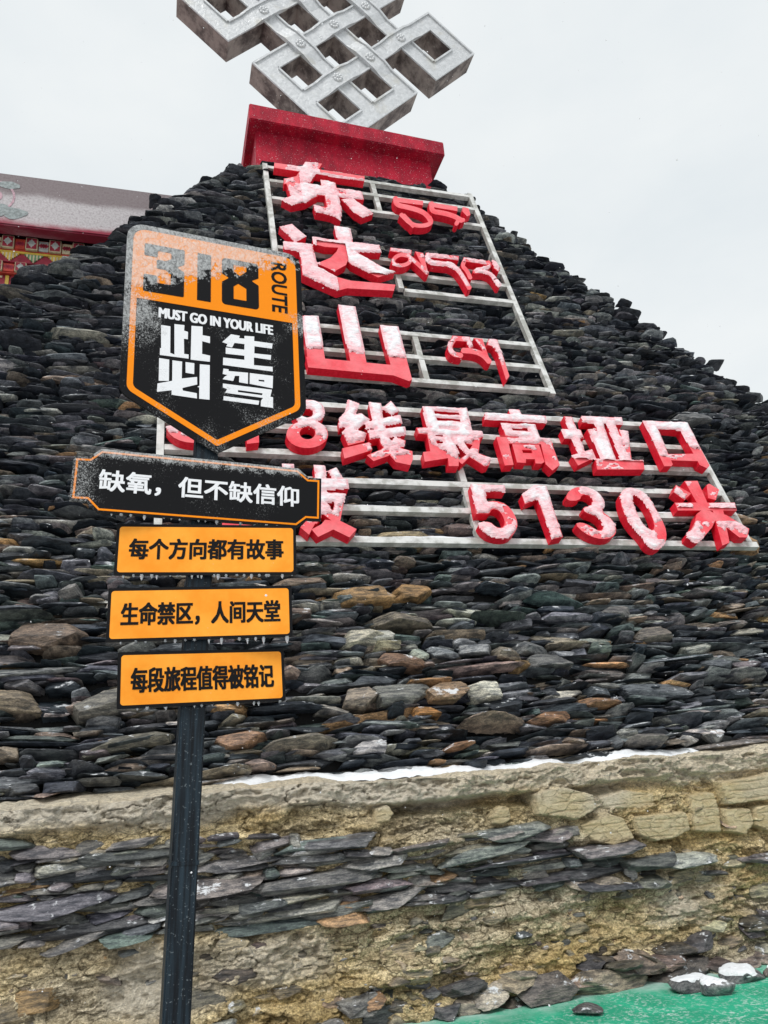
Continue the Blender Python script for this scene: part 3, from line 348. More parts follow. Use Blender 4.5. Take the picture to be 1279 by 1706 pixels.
 'mid_2':([[(1.646,7.011),(2.14,7.022),(2.173,7.135),(1.674,7.122)],[(1.667,7.087),(1.662,7.066),(1.733,7.077),(1.737,7.097)],[(1.664,7.075),(1.657,7.043),(1.728,7.053),(1.735,7.085)],[(1.659,7.051),(1.649,7.007),(1.72,7.018),(1.73,7.062)],[(1.651,7.016),(1.639,6.96),(1.709,6.971),(1.722,7.026)],[(1.638,6.948),(1.639,6.904),(1.714,6.956),(1.713,7)],[(1.642,6.891),(1.657,6.862),(1.723,6.953),(1.708,6.983)],[(1.662,6.856),(1.689,6.84),(1.738,6.95),(1.711,6.966)],[(1.692,6.839),(1.731,6.837),(1.766,6.951),(1.726,6.954)],[(1.727,6.837),(1.772,6.836),(1.805,6.95),(1.76,6.952)],[(1.767,6.836),(1.818,6.836),(1.85,6.951),(1.799,6.951)],[(1.813,6.836),(1.869,6.837),(1.9,6.952),(1.844,6.951)],[(1.864,6.837),(1.925,6.839),(1.957,6.954),(1.895,6.952)],[(1.916,6.84),(1.968,6.83),(2.009,6.944),(1.956,6.955)],[(1.958,6.833),(2.001,6.81),(2.052,6.921),(2.009,6.944)],[(1.992,6.817),(2.025,6.781),(2.086,6.883),(2.053,6.92)],[(2.018,6.792),(2.041,6.743),(2.11,6.832),(2.087,6.882)],[(2.037,6.751),(2.058,6.691),(2.129,6.773),(2.109,6.834)],[(2.055,6.7),(2.073,6.628),(2.146,6.704),(2.128,6.776)],[(2.071,6.636),(2.087,6.554),(2.161,6.624),(2.146,6.708)],[(2.086,6.562),(2.1,6.469),(2.174,6.534),(2.161,6.629)],[(2.099,6.475),(2.109,6.404),(2.184,6.469),(2.173,6.541)],[(2.108,6.411),(2.116,6.362),(2.19,6.426),(2.183,6.476)],[(2.115,6.368),(2.119,6.34),(2.193,6.405),(2.189,6.433)],[(1.734,7.083),(1.715,7.04),(1.687,7.018),(1.665,7.03),(1.663,7.069),(1.681,7.112),(1.71,7.134),(1.732,7.122)],[(1.729,7.059),(1.71,7.016),(1.682,6.994),(1.66,7.006),(1.658,7.045),(1.676,7.088),(1.705,7.11),(1.727,7.098)],[(1.721,7.024),(1.703,6.981),(1.674,6.959),(1.652,6.971),(1.65,7.01),(1.669,7.053),(1.697,7.075),(1.719,7.063)],[(1.711,6.977),(1.692,6.934),(1.664,6.913),(1.642,6.925),(1.64,6.963),(1.658,7.006),(1.687,7.027),(1.709,7.015)],[(1.712,6.941),(1.693,6.899),(1.665,6.877),(1.643,6.889),(1.641,6.927),(1.659,6.97),(1.688,6.992),(1.71,6.98)],[(1.724,6.917),(1.705,6.874),(1.677,6.853),(1.655,6.865),(1.653,6.903),(1.671,6.945),(1.7,6.967),(1.722,6.955)],[(1.747,6.903),(1.728,6.861),(1.7,6.84),(1.678,6.852),(1.676,6.89),(1.695,6.932),(1.723,6.954),(1.745,6.942)],[(1.781,6.901),(1.763,6.859),(1.734,6.837),(1.713,6.849),(1.711,6.887),(1.729,6.93),(1.758,6.951),(1.779,6.939)],[(1.821,6.9),(1.803,6.857),(1.774,6.836),(1.752,6.848),(1.75,6.886),(1.769,6.928),(1.798,6.95),(1.819,6.938)],[(1.867,6.9),(1.848,6.857),(1.819,6.836),(1.797,6.848),(1.796,6.886),(1.814,6.929),(1.843,6.95),(1.865,6.938)],[(1.918,6.901),(1.899,6.858),(1.87,6.837),(1.848,6.849),(1.846,6.887),(1.865,6.93),(1.894,6.951),(1.916,6.939)],[(1.974,6.903),(1.955,6.861),(1.926,6.839),(1.904,6.851),(1.902,6.89),(1.922,6.932),(1.951,6.954),(1.973,6.942)],[(2.022,6.894),(2.002,6.852),(1.973,6.83),(1.952,6.842),(1.95,6.88),(1.969,6.923),(1.999,6.945),(2.02,6.933)],[(2.06,6.873),(2.041,6.831),(2.012,6.809),(1.99,6.821),(1.988,6.86),(2.008,6.902),(2.037,6.924),(2.059,6.912)],[(2.09,6.841),(2.07,6.798),(2.041,6.777),(2.019,6.789),(2.018,6.827),(2.037,6.869),(2.067,6.891),(2.088,6.879)],[(2.11,6.796),(2.09,6.754),(2.061,6.733),(2.039,6.745),(2.038,6.783),(2.058,6.825),(2.087,6.847),(2.109,6.835)],[(2.128,6.741),(2.109,6.7),(2.079,6.679),(2.058,6.69),(2.056,6.728),(2.076,6.77),(2.105,6.791),(2.127,6.779)],[(2.145,6.675),(2.125,6.634),(2.096,6.613),(2.074,6.625),(2.073,6.662),(2.093,6.704),(2.122,6.725),(2.143,6.713)],[(2.159,6.598),(2.14,6.557),(2.111,6.537),(2.089,6.548),(2.088,6.586),(2.107,6.627),(2.137,6.648),(2.158,6.636)],[(2.172,6.511),(2.152,6.47),(2.124,6.45),(2.102,6.462),(2.101,6.499),(2.12,6.539),(2.149,6.56),(2.171,6.548)],[(2.181,6.446),(2.162,6.406),(2.133,6.386),(2.112,6.397),(2.111,6.434),(2.13,6.474),(2.159,6.495),(2.18,6.483)],[(2.188,6.403),(2.168,6.363),(2.139,6.343),(2.118,6.355),(2.117,6.391),(2.136,6.431),(2.165,6.451),(2.187,6.44)]],[]),
 'mid_3':([[(2.209,7.023),(2.607,6.996),(2.643,7.097),(2.242,7.124)],[(2.235,7.099),(2.225,7.079),(2.271,7.046),(2.282,7.066)],[(2.229,7.087),(2.214,7.056),(2.26,7.024),(2.276,7.055)],[(2.218,7.065),(2.197,7.023),(2.243,6.99),(2.264,7.032)],[(2.201,7.031),(2.174,6.978),(2.22,6.945),(2.247,6.998)],[(2.172,6.974),(2.156,6.925),(2.212,6.918),(2.229,6.967)],[(2.154,6.917),(2.148,6.874),(2.212,6.9),(2.218,6.944)],[(2.148,6.866),(2.153,6.829),(2.218,6.887),(2.213,6.924)],[(2.154,6.825),(2.169,6.795),(2.228,6.874),(2.213,6.904)],[(2.166,6.803),(2.178,6.768),(2.24,6.84),(2.227,6.876)],[(2.175,6.778),(2.184,6.737),(2.248,6.801),(2.239,6.842)],[(2.183,6.747),(2.189,6.702),(2.254,6.759),(2.248,6.805)],[(2.188,6.712),(2.191,6.661),(2.256,6.712),(2.253,6.762)],[(2.19,6.669),(2.193,6.629),(2.258,6.679),(2.256,6.719)],[(2.192,6.636),(2.194,6.608),(2.259,6.657),(2.258,6.686)],[(2.194,6.615),(2.195,6.597),(2.26,6.647),(2.259,6.665)],[(2.282,7.073),(2.264,7.036),(2.239,7.017),(2.22,7.027),(2.219,7.061),(2.237,7.098),(2.262,7.117),(2.281,7.107)],[(2.27,7.05),(2.253,7.013),(2.227,6.994),(2.209,7.005),(2.208,7.038),(2.225,7.075),(2.251,7.094),(2.269,7.084)],[(2.253,7.016),(2.236,6.98),(2.21,6.961),(2.192,6.971),(2.191,7.005),(2.208,7.041),(2.233,7.06),(2.252,7.05)],[(2.23,6.972),(2.213,6.935),(2.188,6.917),(2.169,6.927),(2.168,6.96),(2.185,6.997),(2.211,7.015),(2.229,7.005)],[(2.216,6.932),(2.199,6.896),(2.174,6.877),(2.155,6.887),(2.154,6.92),(2.172,6.957),(2.197,6.975),(2.216,6.965)],[(2.212,6.897),(2.194,6.861),(2.169,6.843),(2.151,6.853),(2.15,6.886),(2.167,6.922),(2.192,6.941),(2.211,6.93)],[(2.216,6.867),(2.198,6.831),(2.173,6.813),(2.155,6.823),(2.154,6.856),(2.171,6.892),(2.196,6.91),(2.215,6.9)],[(2.228,6.842),(2.211,6.806),(2.186,6.788),(2.168,6.798),(2.167,6.831),(2.184,6.867),(2.209,6.885),(2.227,6.875)],[(2.239,6.812),(2.221,6.776),(2.196,6.758),(2.178,6.769),(2.177,6.801),(2.194,6.837),(2.219,6.855),(2.238,6.845)],[(2.246,6.778),(2.229,6.742),(2.204,6.724),(2.186,6.734),(2.185,6.767),(2.202,6.803),(2.227,6.821),(2.245,6.811)],[(2.251,6.739),(2.234,6.703),(2.209,6.685),(2.191,6.696),(2.19,6.728),(2.207,6.764),(2.232,6.782),(2.251,6.772)],[(2.254,6.696),(2.237,6.66),(2.212,6.642),(2.194,6.652),(2.193,6.685),(2.21,6.72),(2.235,6.738),(2.253,6.728)],[(2.256,6.663),(2.239,6.628),(2.214,6.61),(2.196,6.62),(2.195,6.652),(2.212,6.687),(2.237,6.705),(2.255,6.695)],[(2.257,6.641),(2.24,6.606),(2.215,6.589),(2.197,6.599),(2.196,6.631),(2.213,6.666),(2.238,6.684),(2.256,6.674)],[(2.581,7.065),(2.58,7.049),(2.645,7.09),(2.646,7.106)],[(2.581,7.057),(2.58,7.033),(2.645,7.074),(2.646,7.098)],[(2.58,7.041),(2.579,7.009),(2.643,7.05),(2.645,7.082)],[(2.579,7.017),(2.577,6.977),(2.642,7.018),(2.644,7.058)],[(2.589,7.02),(2.569,6.981),(2.614,6.953),(2.634,6.992)],[(2.59,7.01),(2.555,6.975),(2.568,6.904),(2.604,6.938)],[(2.569,6.987),(2.519,6.956),(2.516,6.871),(2.565,6.902)],[(2.53,6.961),(2.466,6.932),(2.454,6.843),(2.518,6.872)],[(2.472,6.935),(2.423,6.913),(2.412,6.824),(2.46,6.846)],[(2.429,6.916),(2.395,6.9),(2.383,6.811),(2.417,6.827)],[(2.4,6.903),(2.38,6.894),(2.369,6.805),(2.389,6.814)],[(2.643,7.079),(2.626,7.044),(2.601,7.026),(2.583,7.036),(2.583,7.068),(2.6,7.103),(2.625,7.121),(2.643,7.111)],[(2.642,7.063),(2.625,7.028),(2.6,7.01),(2.582,7.02),(2.582,7.052),(2.6,7.087),(2.624,7.105),(2.642,7.095)],[(2.641,7.039),(2.624,7.004),(2.599,6.986),(2.581,6.996),(2.581,7.028),(2.598,7.063),(2.623,7.081),(2.641,7.071)],[(2.64,7.007),(2.622,6.972),(2.597,6.955),(2.58,6.964),(2.58,6.996),(2.597,7.031),(2.622,7.049),(2.64,7.039)],[(2.624,6.977),(2.607,6.942),(2.582,6.924),(2.564,6.934),(2.564,6.966),(2.581,7.001),(2.606,7.018),(2.624,7.009)],[(2.594,6.948),(2.577,6.913),(2.552,6.896),(2.535,6.905),(2.534,6.937),(2.552,6.971),(2.576,6.989),(2.594,6.979)],[(2.55,6.92),(2.533,6.886),(2.509,6.868),(2.491,6.878),(2.491,6.909),(2.508,6.944),(2.532,6.962),(2.55,6.952)],[(2.493,6.894),(2.476,6.86),(2.452,6.843),(2.434,6.852),(2.433,6.884),(2.45,6.918),(2.475,6.936),(2.492,6.926)],[(2.45,6.875),(2.433,6.841),(2.409,6.824),(2.391,6.833),(2.391,6.864),(2.407,6.899),(2.432,6.916),(2.449,6.906)],[(2.421,6.862),(2.405,6.828),(2.38,6.811),(2.363,6.82),(2.362,6.851),(2.379,6.886),(2.403,6.903),(2.421,6.893)],[(2.307,6.747),(2.322,6.751),(2.344,6.848),(2.328,6.844)],[(2.317,6.75),(2.342,6.755),(2.364,6.852),(2.338,6.846)],[(2.337,6.754),(2.372,6.762),(2.393,6.859),(2.358,6.851)],[(2.366,6.761),(2.411,6.771),(2.433,6.869),(2.388,6.858)],[(2.402,6.77),(2.444,6.773),(2.474,6.871),(2.431,6.868)],[(2.436,6.773),(2.474,6.767),(2.511,6.866),(2.472,6.871)],[(2.466,6.77),(2.502,6.756),(2.545,6.852),(2.51,6.866)],[(2.495,6.76),(2.527,6.738),(2.576,6.832),(2.544,6.853)],[(2.52,6.745),(2.547,6.712),(2.603,6.799),(2.576,6.832)],[(2.541,6.721),(2.563,6.677),(2.625,6.756),(2.603,6.8)],[(2.559,6.687),(2.576,6.633),(2.64,6.703),(2.624,6.757)],[(2.573,6.643),(2.584,6.579),(2.651,6.641),(2.64,6.705)],[(2.583,6.586),(2.592,6.537),(2.658,6.597),(2.65,6.647)],[(2.591,6.543),(2.597,6.508),(2.663,6.569),(2.657,6.604)],[(2.596,6.515),(2.599,6.494),(2.665,6.554),(2.662,6.575)],[(2.361,6.804),(2.344,6.768),(2.319,6.75),(2.3,6.76),(2.299,6.793),(2.317,6.829),(2.342,6.847),(2.361,6.837)],[(2.381,6.809),(2.364,6.773),(2.338,6.755),(2.32,6.765),(2.319,6.797),(2.336,6.834),(2.362,6.852),(2.381,6.842)],[(2.411,6.816),(2.393,6.78),(2.368,6.761),(2.349,6.772),(2.349,6.804),(2.366,6.841),(2.392,6.859),(2.41,6.849)],[(2.451,6.825),(2.433,6.789),(2.407,6.771),(2.389,6.781),(2.388,6.814),(2.406,6.85),(2.431,6.868),(2.45,6.858)],[(2.488,6.827),(2.47,6.791),(2.444,6.773),(2.425,6.783),(2.425,6.816),(2.443,6.852),(2.468,6.871),(2.487,6.86)],[(2.522,6.823),(2.504,6.786),(2.478,6.768),(2.459,6.778),(2.459,6.811),(2.477,6.847),(2.503,6.866),(2.521,6.856)],[(2.553,6.811),(2.535,6.774),(2.509,6.756),(2.49,6.766),(2.49,6.799),(2.508,6.836),(2.534,6.854),(2.553,6.844)],[(2.581,6.792),(2.563,6.756),(2.537,6.737),(2.519,6.748),(2.518,6.78),(2.536,6.817),(2.562,6.835),(2.581,6.825)],[(2.605,6.763),(2.587,6.727),(2.561,6.709),(2.542,6.719),(2.542,6.752),(2.56,6.788),(2.586,6.806),(2.605,6.796)],[(2.624,6.724),(2.606,6.689),(2.58,6.671),(2.561,6.681),(2.561,6.713),(2.579,6.749),(2.605,6.768),(2.624,6.757)],[(2.638,6.676),(2.62,6.641),(2.594,6.623),(2.576,6.633),(2.576,6.665),(2.594,6.701),(2.62,6.719),(2.638,6.709)],[(2.648,6.619),(2.63,6.583),(2.604,6.565),(2.586,6.576),(2.586,6.608),(2.604,6.643),(2.63,6.661),(2.648,6.651)],[(2.655,6.576),(2.637,6.54),(2.612,6.523),(2.593,6.533),(2.593,6.565),(2.611,6.6),(2.637,6.618),(2.655,6.608)],[(2.66,6.547),(2.642,6.512),(2.616,6.494),(2.598,6.504),(2.598,6.536),(2.616,6.571),(2.642,6.589),(2.66,6.579)]],[]),
 'mid_4':([[(2.68,7.128),(2.735,7.119),(2.768,6.97),(2.707,6.855),(2.656,6.935)]],[]),
 'low_1':([[(1.641,5.219),(1.876,5.227),(1.904,5.325),(1.667,5.317)],[(1.671,5.305),(1.66,5.287),(1.706,5.238),(1.717,5.256)],[(1.664,5.293),(1.645,5.264),(1.691,5.215),(1.71,5.244)],[(1.649,5.27),(1.623,5.23),(1.669,5.181),(1.695,5.221)],[(1.627,5.236),(1.594,5.184),(1.639,5.136),(1.673,5.187)],[(1.592,5.181),(1.568,5.132),(1.624,5.102),(1.648,5.151)],[(1.566,5.126),(1.551,5.079),(1.616,5.074),(1.631,5.121)],[(1.549,5.072),(1.544,5.028),(1.616,5.051),(1.621,5.095)],[(1.544,5.021),(1.548,4.98),(1.62,5.029),(1.616,5.07)],[(1.549,4.976),(1.561,4.944),(1.628,5.012),(1.617,5.044)],[(1.563,4.94),(1.582,4.918),(1.64,5.002),(1.622,5.024)],[(1.585,4.916),(1.61,4.903),(1.656,4.997),(1.63,5.01)],[(1.613,4.902),(1.645,4.898),(1.678,4.996),(1.645,5)],[(1.64,4.899),(1.666,4.896),(1.699,4.994),(1.673,4.997)],[(1.661,4.896),(1.68,4.894),(1.713,4.992),(1.694,4.994)],[(1.675,4.895),(1.687,4.894),(1.72,4.991),(1.708,4.993)],[(1.72,5.27),(1.702,5.233),(1.674,5.215),(1.652,5.227),(1.65,5.261),(1.668,5.299),(1.697,5.317),(1.718,5.305)],[(1.705,5.247),(1.687,5.21),(1.659,5.192),(1.637,5.204),(1.635,5.238),(1.653,5.276),(1.682,5.294),(1.703,5.282)],[(1.683,5.213),(1.665,5.176),(1.637,5.158),(1.615,5.17),(1.613,5.204),(1.631,5.241),(1.659,5.259),(1.681,5.248)],[(1.653,5.167),(1.635,5.131),(1.607,5.113),(1.586,5.124),(1.584,5.158),(1.602,5.195),(1.63,5.213),(1.651,5.202)],[(1.632,5.124),(1.614,5.088),(1.586,5.07),(1.565,5.082),(1.563,5.116),(1.581,5.152),(1.609,5.17),(1.63,5.159)],[(1.619,5.084),(1.601,5.048),(1.574,5.03),(1.553,5.042),(1.55,5.076),(1.568,5.112),(1.596,5.13),(1.617,5.118)],[(1.615,5.047),(1.597,5.011),(1.569,4.993),(1.548,5.005),(1.546,5.038),(1.564,5.074),(1.591,5.092),(1.613,5.081)],[(1.618,5.012),(1.601,4.976),(1.573,4.958),(1.552,4.97),(1.55,5.003),(1.567,5.039),(1.595,5.057),(1.616,5.045)],[(1.628,4.985),(1.61,4.949),(1.583,4.932),(1.562,4.943),(1.559,4.976),(1.577,5.012),(1.605,5.03),(1.626,5.018)],[(1.644,4.966),(1.626,4.93),(1.598,4.913),(1.577,4.924),(1.575,4.957),(1.593,4.993),(1.62,5.011),(1.642,4.999)],[(1.666,4.955),(1.648,4.919),(1.62,4.902),(1.599,4.913),(1.597,4.946),(1.615,4.982),(1.642,5),(1.664,4.988)],[(1.694,4.951),(1.676,4.916),(1.648,4.899),(1.627,4.91),(1.625,4.943),(1.643,4.979),(1.67,4.996),(1.692,4.985)],[(1.715,4.949),(1.696,4.913),(1.669,4.896),(1.648,4.908),(1.646,4.941),(1.664,4.977),(1.691,4.994),(1.713,4.983)],[(1.729,4.947),(1.71,4.912),(1.683,4.895),(1.662,4.906),(1.659,4.939),(1.677,4.975),(1.705,4.992),(1.727,4.981)],[(1.835,5.272),(1.843,5.088),(1.907,5.127),(1.9,5.312)],[(1.728,4.992),(1.742,4.992),(1.771,5.096),(1.757,5.096)],[(1.737,4.992),(1.762,4.992),(1.791,5.097),(1.767,5.096)],[(1.757,4.992),(1.791,4.993),(1.821,5.098),(1.786,5.097)],[(1.787,4.993),(1.831,4.994),(1.861,5.099),(1.816,5.097)],[(1.824,4.994),(1.865,4.991),(1.9,5.096),(1.859,5.099)],[(1.858,4.992),(1.895,4.985),(1.935,5.089),(1.898,5.096)],[(1.888,4.987),(1.922,4.976),(1.967,5.078),(1.934,5.089)],[(1.915,4.979),(1.944,4.963),(1.996,5.063),(1.966,5.079)],[(1.938,4.968),(1.964,4.947),(2.022,5.043),(1.996,5.064)],[(1.958,4.953),(1.98,4.928),(2.044,5.017),(2.021,5.043)],[(1.975,4.935),(1.993,4.904),(2.062,4.987),(2.043,5.018)],[(1.989,4.912),(2.004,4.877),(2.076,4.951),(2.062,4.987)],[(2.002,4.881),(2.013,4.853),(2.086,4.928),(2.074,4.956)],[(2.011,4.858),(2.019,4.838),(2.092,4.912),(2.084,4.932)],[(2.018,4.843),(2.023,4.83),(2.095,4.904),(2.09,4.917)],[(1.791,5.048),(1.772,5.01),(1.742,4.992),(1.72,5.004),(1.718,5.039),(1.737,5.078),(1.766,5.096),(1.789,5.084)],[(1.811,5.049),(1.791,5.011),(1.762,4.993),(1.74,5.005),(1.738,5.04),(1.757,5.078),(1.786,5.097),(1.809,5.084)],[(1.841,5.05),(1.821,5.012),(1.792,4.993),(1.769,5.005),(1.767,5.041),(1.787,5.079),(1.816,5.097),(1.839,5.085)],[(1.88,5.051),(1.861,5.013),(1.831,4.994),(1.809,5.006),(1.807,5.042),(1.826,5.08),(1.856,5.098),(1.878,5.086)],[(1.917,5.048),(1.897,5.01),(1.867,4.992),(1.845,5.004),(1.843,5.039),(1.863,5.077),(1.893,5.096),(1.915,5.084)],[(1.95,5.042),(1.93,5.004),(1.9,4.985),(1.878,4.997),(1.876,5.033),(1.896,5.071),(1.926,5.09),(1.948,5.078)],[(1.979,5.032),(1.959,4.994),(1.929,4.976),(1.907,4.988),(1.905,5.023),(1.925,5.061),(1.955,5.08),(1.978,5.068)],[(2.005,5.019),(1.985,4.981),(1.955,4.962),(1.933,4.974),(1.931,5.01),(1.951,5.048),(1.981,5.066),(2.004,5.054)],[(2.028,5.001),(2.008,4.963),(1.978,4.945),(1.956,4.957),(1.954,4.992),(1.974,5.03),(2.004,5.048),(2.026,5.036)],[(2.047,4.978),(2.027,4.94),(1.997,4.922),(1.975,4.934),(1.973,4.97),(1.993,5.008),(2.023,5.026),(2.046,5.014)],[(2.063,4.952),(2.043,4.914),(2.013,4.896),(1.991,4.908),(1.989,4.943),(2.009,4.981),(2.039,4.999),(2.062,4.987)],[(2.076,4.92),(2.056,4.883),(2.026,4.865),(2.004,4.877),(2.002,4.912),(2.022,4.949),(2.052,4.968),(2.074,4.956)],[(2.085,4.897),(2.065,4.86),(2.035,4.842),(2.013,4.854),(2.012,4.889),(2.032,4.926),(2.062,4.944),(2.084,4.932)],[(2.092,4.881),(2.071,4.844),(2.042,4.826),(2.019,4.838),(2.018,4.873),(2.038,4.911),(2.068,4.929),(2.09,4.917)],[(1.954,5.307),(2.075,5.309),(2.073,4.904),(2.018,4.854),(2.014,5.117)]],[]),
 'low_2':([[(2.16,5.316),(2.282,5.32),(2.276,4.971),(2.26,4.625),(2.195,4.545),(2.213,5.03),(2.187,5.171),(2.112,5.191)]],[]),
 'eight':([[(-.135,3.808),(-.144,3.764),(-.164,3.722),(-.191,3.685),(-.226,3.654),(-.265,3.631),(-.306,3.618),(-.347,3.615),(-.386,3.622),(-.421,3.639),(-.449,3.665),(-.469,3.698),(-.48,3.737),(-.482,3.78),(-.473,3.823),(-.455,3.865),(-.428,3.903),(-.394,3.935),(-.355,3.959),(-.313,3.974),(-.27,3.978),(-.23,3.971),(-.194,3.953),(-.166,3.926),(-.145,3.892),(-.135,3.851)],[(-.133,3.473),(-.145,3.424),(-.169,3.378),(-.204,3.337),(-.247,3.303),(-.296,3.278),(-.348,3.264),(-.401,3.261),(-.45,3.269),(-.494,3.287),(-.531,3.316),(-.557,3.353),(-.572,3.396),(-.575,3.443),(-.564,3.491),(-.542,3.537),(-.509,3.579),(-.466,3.615),(-.417,3.641),(-.363,3.657),(-.309,3.661),(-.258,3.654),(-.212,3.634),(-.175,3.604),(-.148,3.566),(-.134,3.521)]],[[(-.254,3.778),(-.263,3.749),(-.281,3.724),(-.307,3.706),(-.336,3.698),(-.364,3.701),(-.387,3.715),(-.401,3.738),(-.404,3.766),(-.395,3.795),(-.377,3.821),(-.351,3.839),(-.322,3.848),(-.294,3.844),(-.271,3.83),(-.257,3.807)],[(-.269,3.48),(-.277,3.449),(-.294,3.421),(-.318,3.399),(-.346,3.387),(-.375,3.385),(-.401,3.394),(-.421,3.412),(-.433,3.438),(-.436,3.469),(-.428,3.5),(-.411,3.528),(-.387,3.55),(-.358,3.563),(-.329,3.566),(-.303,3.557),(-.282,3.538),(-.27,3.511)]]),
 '线':([[(0.152,4.019),(0.272,3.97),(0.193,3.772),(0.088,3.598),(0.005,3.577),(0.012,3.708),(0.1,3.827)],[(0.021,3.708),(0.273,3.816),(0.353,3.734),(0.182,3.56),(0.294,3.52),(0.249,3.396),(0.062,3.325),(0.024,3.513),(0.096,3.591),(0.006,3.584)],[(-.006,3.279),(0.302,3.388),(0.319,3.287),(0.302,3.269),(-.001,3.136)],[(0.393,4.002),(0.524,3.992),(0.506,3.759),(0.517,3.486),(0.567,3.345),(0.761,3.285),(0.744,3.166),(0.702,3.082),(0.546,3.12),(0.424,3.36),(0.383,3.749)],[(0.646,4.037),(0.717,3.891),(0.619,3.819),(0.531,3.914)],[(0.299,3.68),(0.715,3.826),(0.718,3.704),(0.294,3.581)],[(0.309,3.557),(0.74,3.645),(0.727,3.52),(0.307,3.424)],[(0.608,3.48),(0.712,3.438),(0.689,3.364),(0.47,3.197),(0.306,3.119),(0.247,3.196),(0.412,3.288)]],[]),
 '最':([[(1.011,3.987),(1.547,4.001),(1.529,3.644),(1.042,3.638),(1.001,3.682)],[(0.873,3.644),(1.647,3.643),(1.648,3.558),(1.621,3.537),(0.877,3.552)],[(0.98,3.577),(1.262,3.56),(1.286,3.286),(1.156,3.208),(0.965,3.294)],[(0.88,3.28),(1.155,3.333),(1.164,3.212),(0.872,3.14)],[(1.162,3.297),(1.286,3.286),(1.246,3.098),(1.131,3.092)],[(1.292,3.534),(1.608,3.546),(1.525,3.3),(1.661,3.236),(1.603,3.125),(1.548,3.105),(1.403,3.239),(1.292,3.127),(1.254,3.178),(1.376,3.274),(1.322,3.379),(1.288,3.45)]],[[(1.128,3.928),(1.436,3.93),(1.443,3.88),(1.132,3.87)],[(1.134,3.816),(1.43,3.82),(1.436,3.776),(1.141,3.767)],[(1.065,3.561),(1.162,3.56),(1.165,3.523),(1.071,3.521)],[(1.069,3.458),(1.147,3.452),(1.148,3.416),(1.071,3.414)],[(1.397,3.443),(1.484,3.422),(1.428,3.346)],[(1.147,3.661),(1.346,3.664),(1.353,3.641),(1.153,3.638)]]),
 '高':([[(2.091,4.029),(2.22,4.039),(2.23,3.912),(2.095,3.902)],[(1.765,3.945),(2.536,3.957),(2.528,3.855),(2.497,3.833),(1.74,3.834)],[(1.926,3.79),(2.354,3.802),(2.352,3.577),(1.922,3.582)],[(1.806,3.569),(1.941,3.568),(1.902,3.15),(1.793,3.135)],[(1.806,3.569),(2.482,3.585),(2.492,3.493),(1.81,3.469)],[(2.348,3.576),(2.482,3.585),(2.475,3.18),(2.355,3.088),(2.301,3.18)],[(1.973,3.466),(2.31,3.478),(2.297,3.216),(2.251,3.186),(1.954,3.189)]],[[(2.034,3.729),(2.245,3.735),(2.252,3.684),(2.041,3.677)],[(2.07,3.384),(2.188,3.386),(2.189,3.339),(2.068,3.336)],[(2.077,3.244),(2.188,3.251),(2.174,3.155),(2.049,3.149)]]),
 '垭':([[(2.786,3.973),(2.896,3.971),(2.867,3.402),(2.763,3.345)],[(2.686,3.747),(2.94,3.759),(2.934,3.615),(2.683,3.609)],[(2.682,3.33),(2.976,3.444),(2.969,3.32),(2.706,3.181)],[(3.03,3.992),(3.589,4.014),(3.563,3.899),(3.009,3.88)],[(3.173,3.903),(3.283,3.901),(3.229,3.29),(3.08,3.282)],[(3.333,3.916),(3.454,3.914),(3.451,3.302),(3.3,3.294)],[(3.027,3.772),(3.132,3.79),(3.153,3.587),(3.141,3.285),(3.053,3.28)],[(3.467,3.804),(3.583,3.779),(3.446,3.302),(3.431,3.404),(3.444,3.596)],[(2.963,3.289),(3.604,3.31),(3.562,3.164),(2.932,3.133)]],[]),
 '口':([[(3.881,3.98),(4.039,3.976),(3.989,3.268),(3.957,3.236),(3.856,3.23)],[(3.881,3.98),(4.524,3.995),(4.495,3.848),(4.334,3.85),(3.89,3.868)],[(4.357,3.987),(4.524,3.995),(4.507,3.274),(4.448,3.229),(4.369,3.278)],[(3.904,3.426),(4.399,3.461),(4.402,3.339),(3.899,3.33)]],[]),
 '5':([[(1.325,2.843),(1.708,2.841),(1.692,2.753),(1.332,2.748)],[(1.325,2.843),(1.471,2.831),(1.435,2.459),(1.287,2.446)],[(1.455,2.612),(1.521,2.625),(1.581,2.62),(1.635,2.598),(1.676,2.557),(1.704,2.496),(1.718,2.432),(1.72,2.363),(1.706,2.303),(1.678,2.252),(1.645,2.209),(1.607,2.176),(1.561,2.154),(1.508,2.145),(1.452,2.148),(1.392,2.164),(1.345,2.192),(1.313,2.232),(1.293,2.274),(1.286,2.317),(1.316,2.342),(1.382,2.349),(1.427,2.334),(1.45,2.299),(1.477,2.278),(1.509,2.273),(1.538,2.284),(1.565,2.312),(1.579,2.351),(1.58,2.402),(1.574,2.447),(1.558,2.486),(1.533,2.509),(1.498,2.516),(1.469,2.503),(1.445,2.467),(1.408,2.449),(1.356,2.448),(1.353,2.486),(1.399,2.566)]],[]),
 '1':([[(1.876,2.72),(2.06,2.856),(2.2,2.852),(2.181,2.168),(2.052,2.141),(2.043,2.671),(1.874,2.594)]],[]),
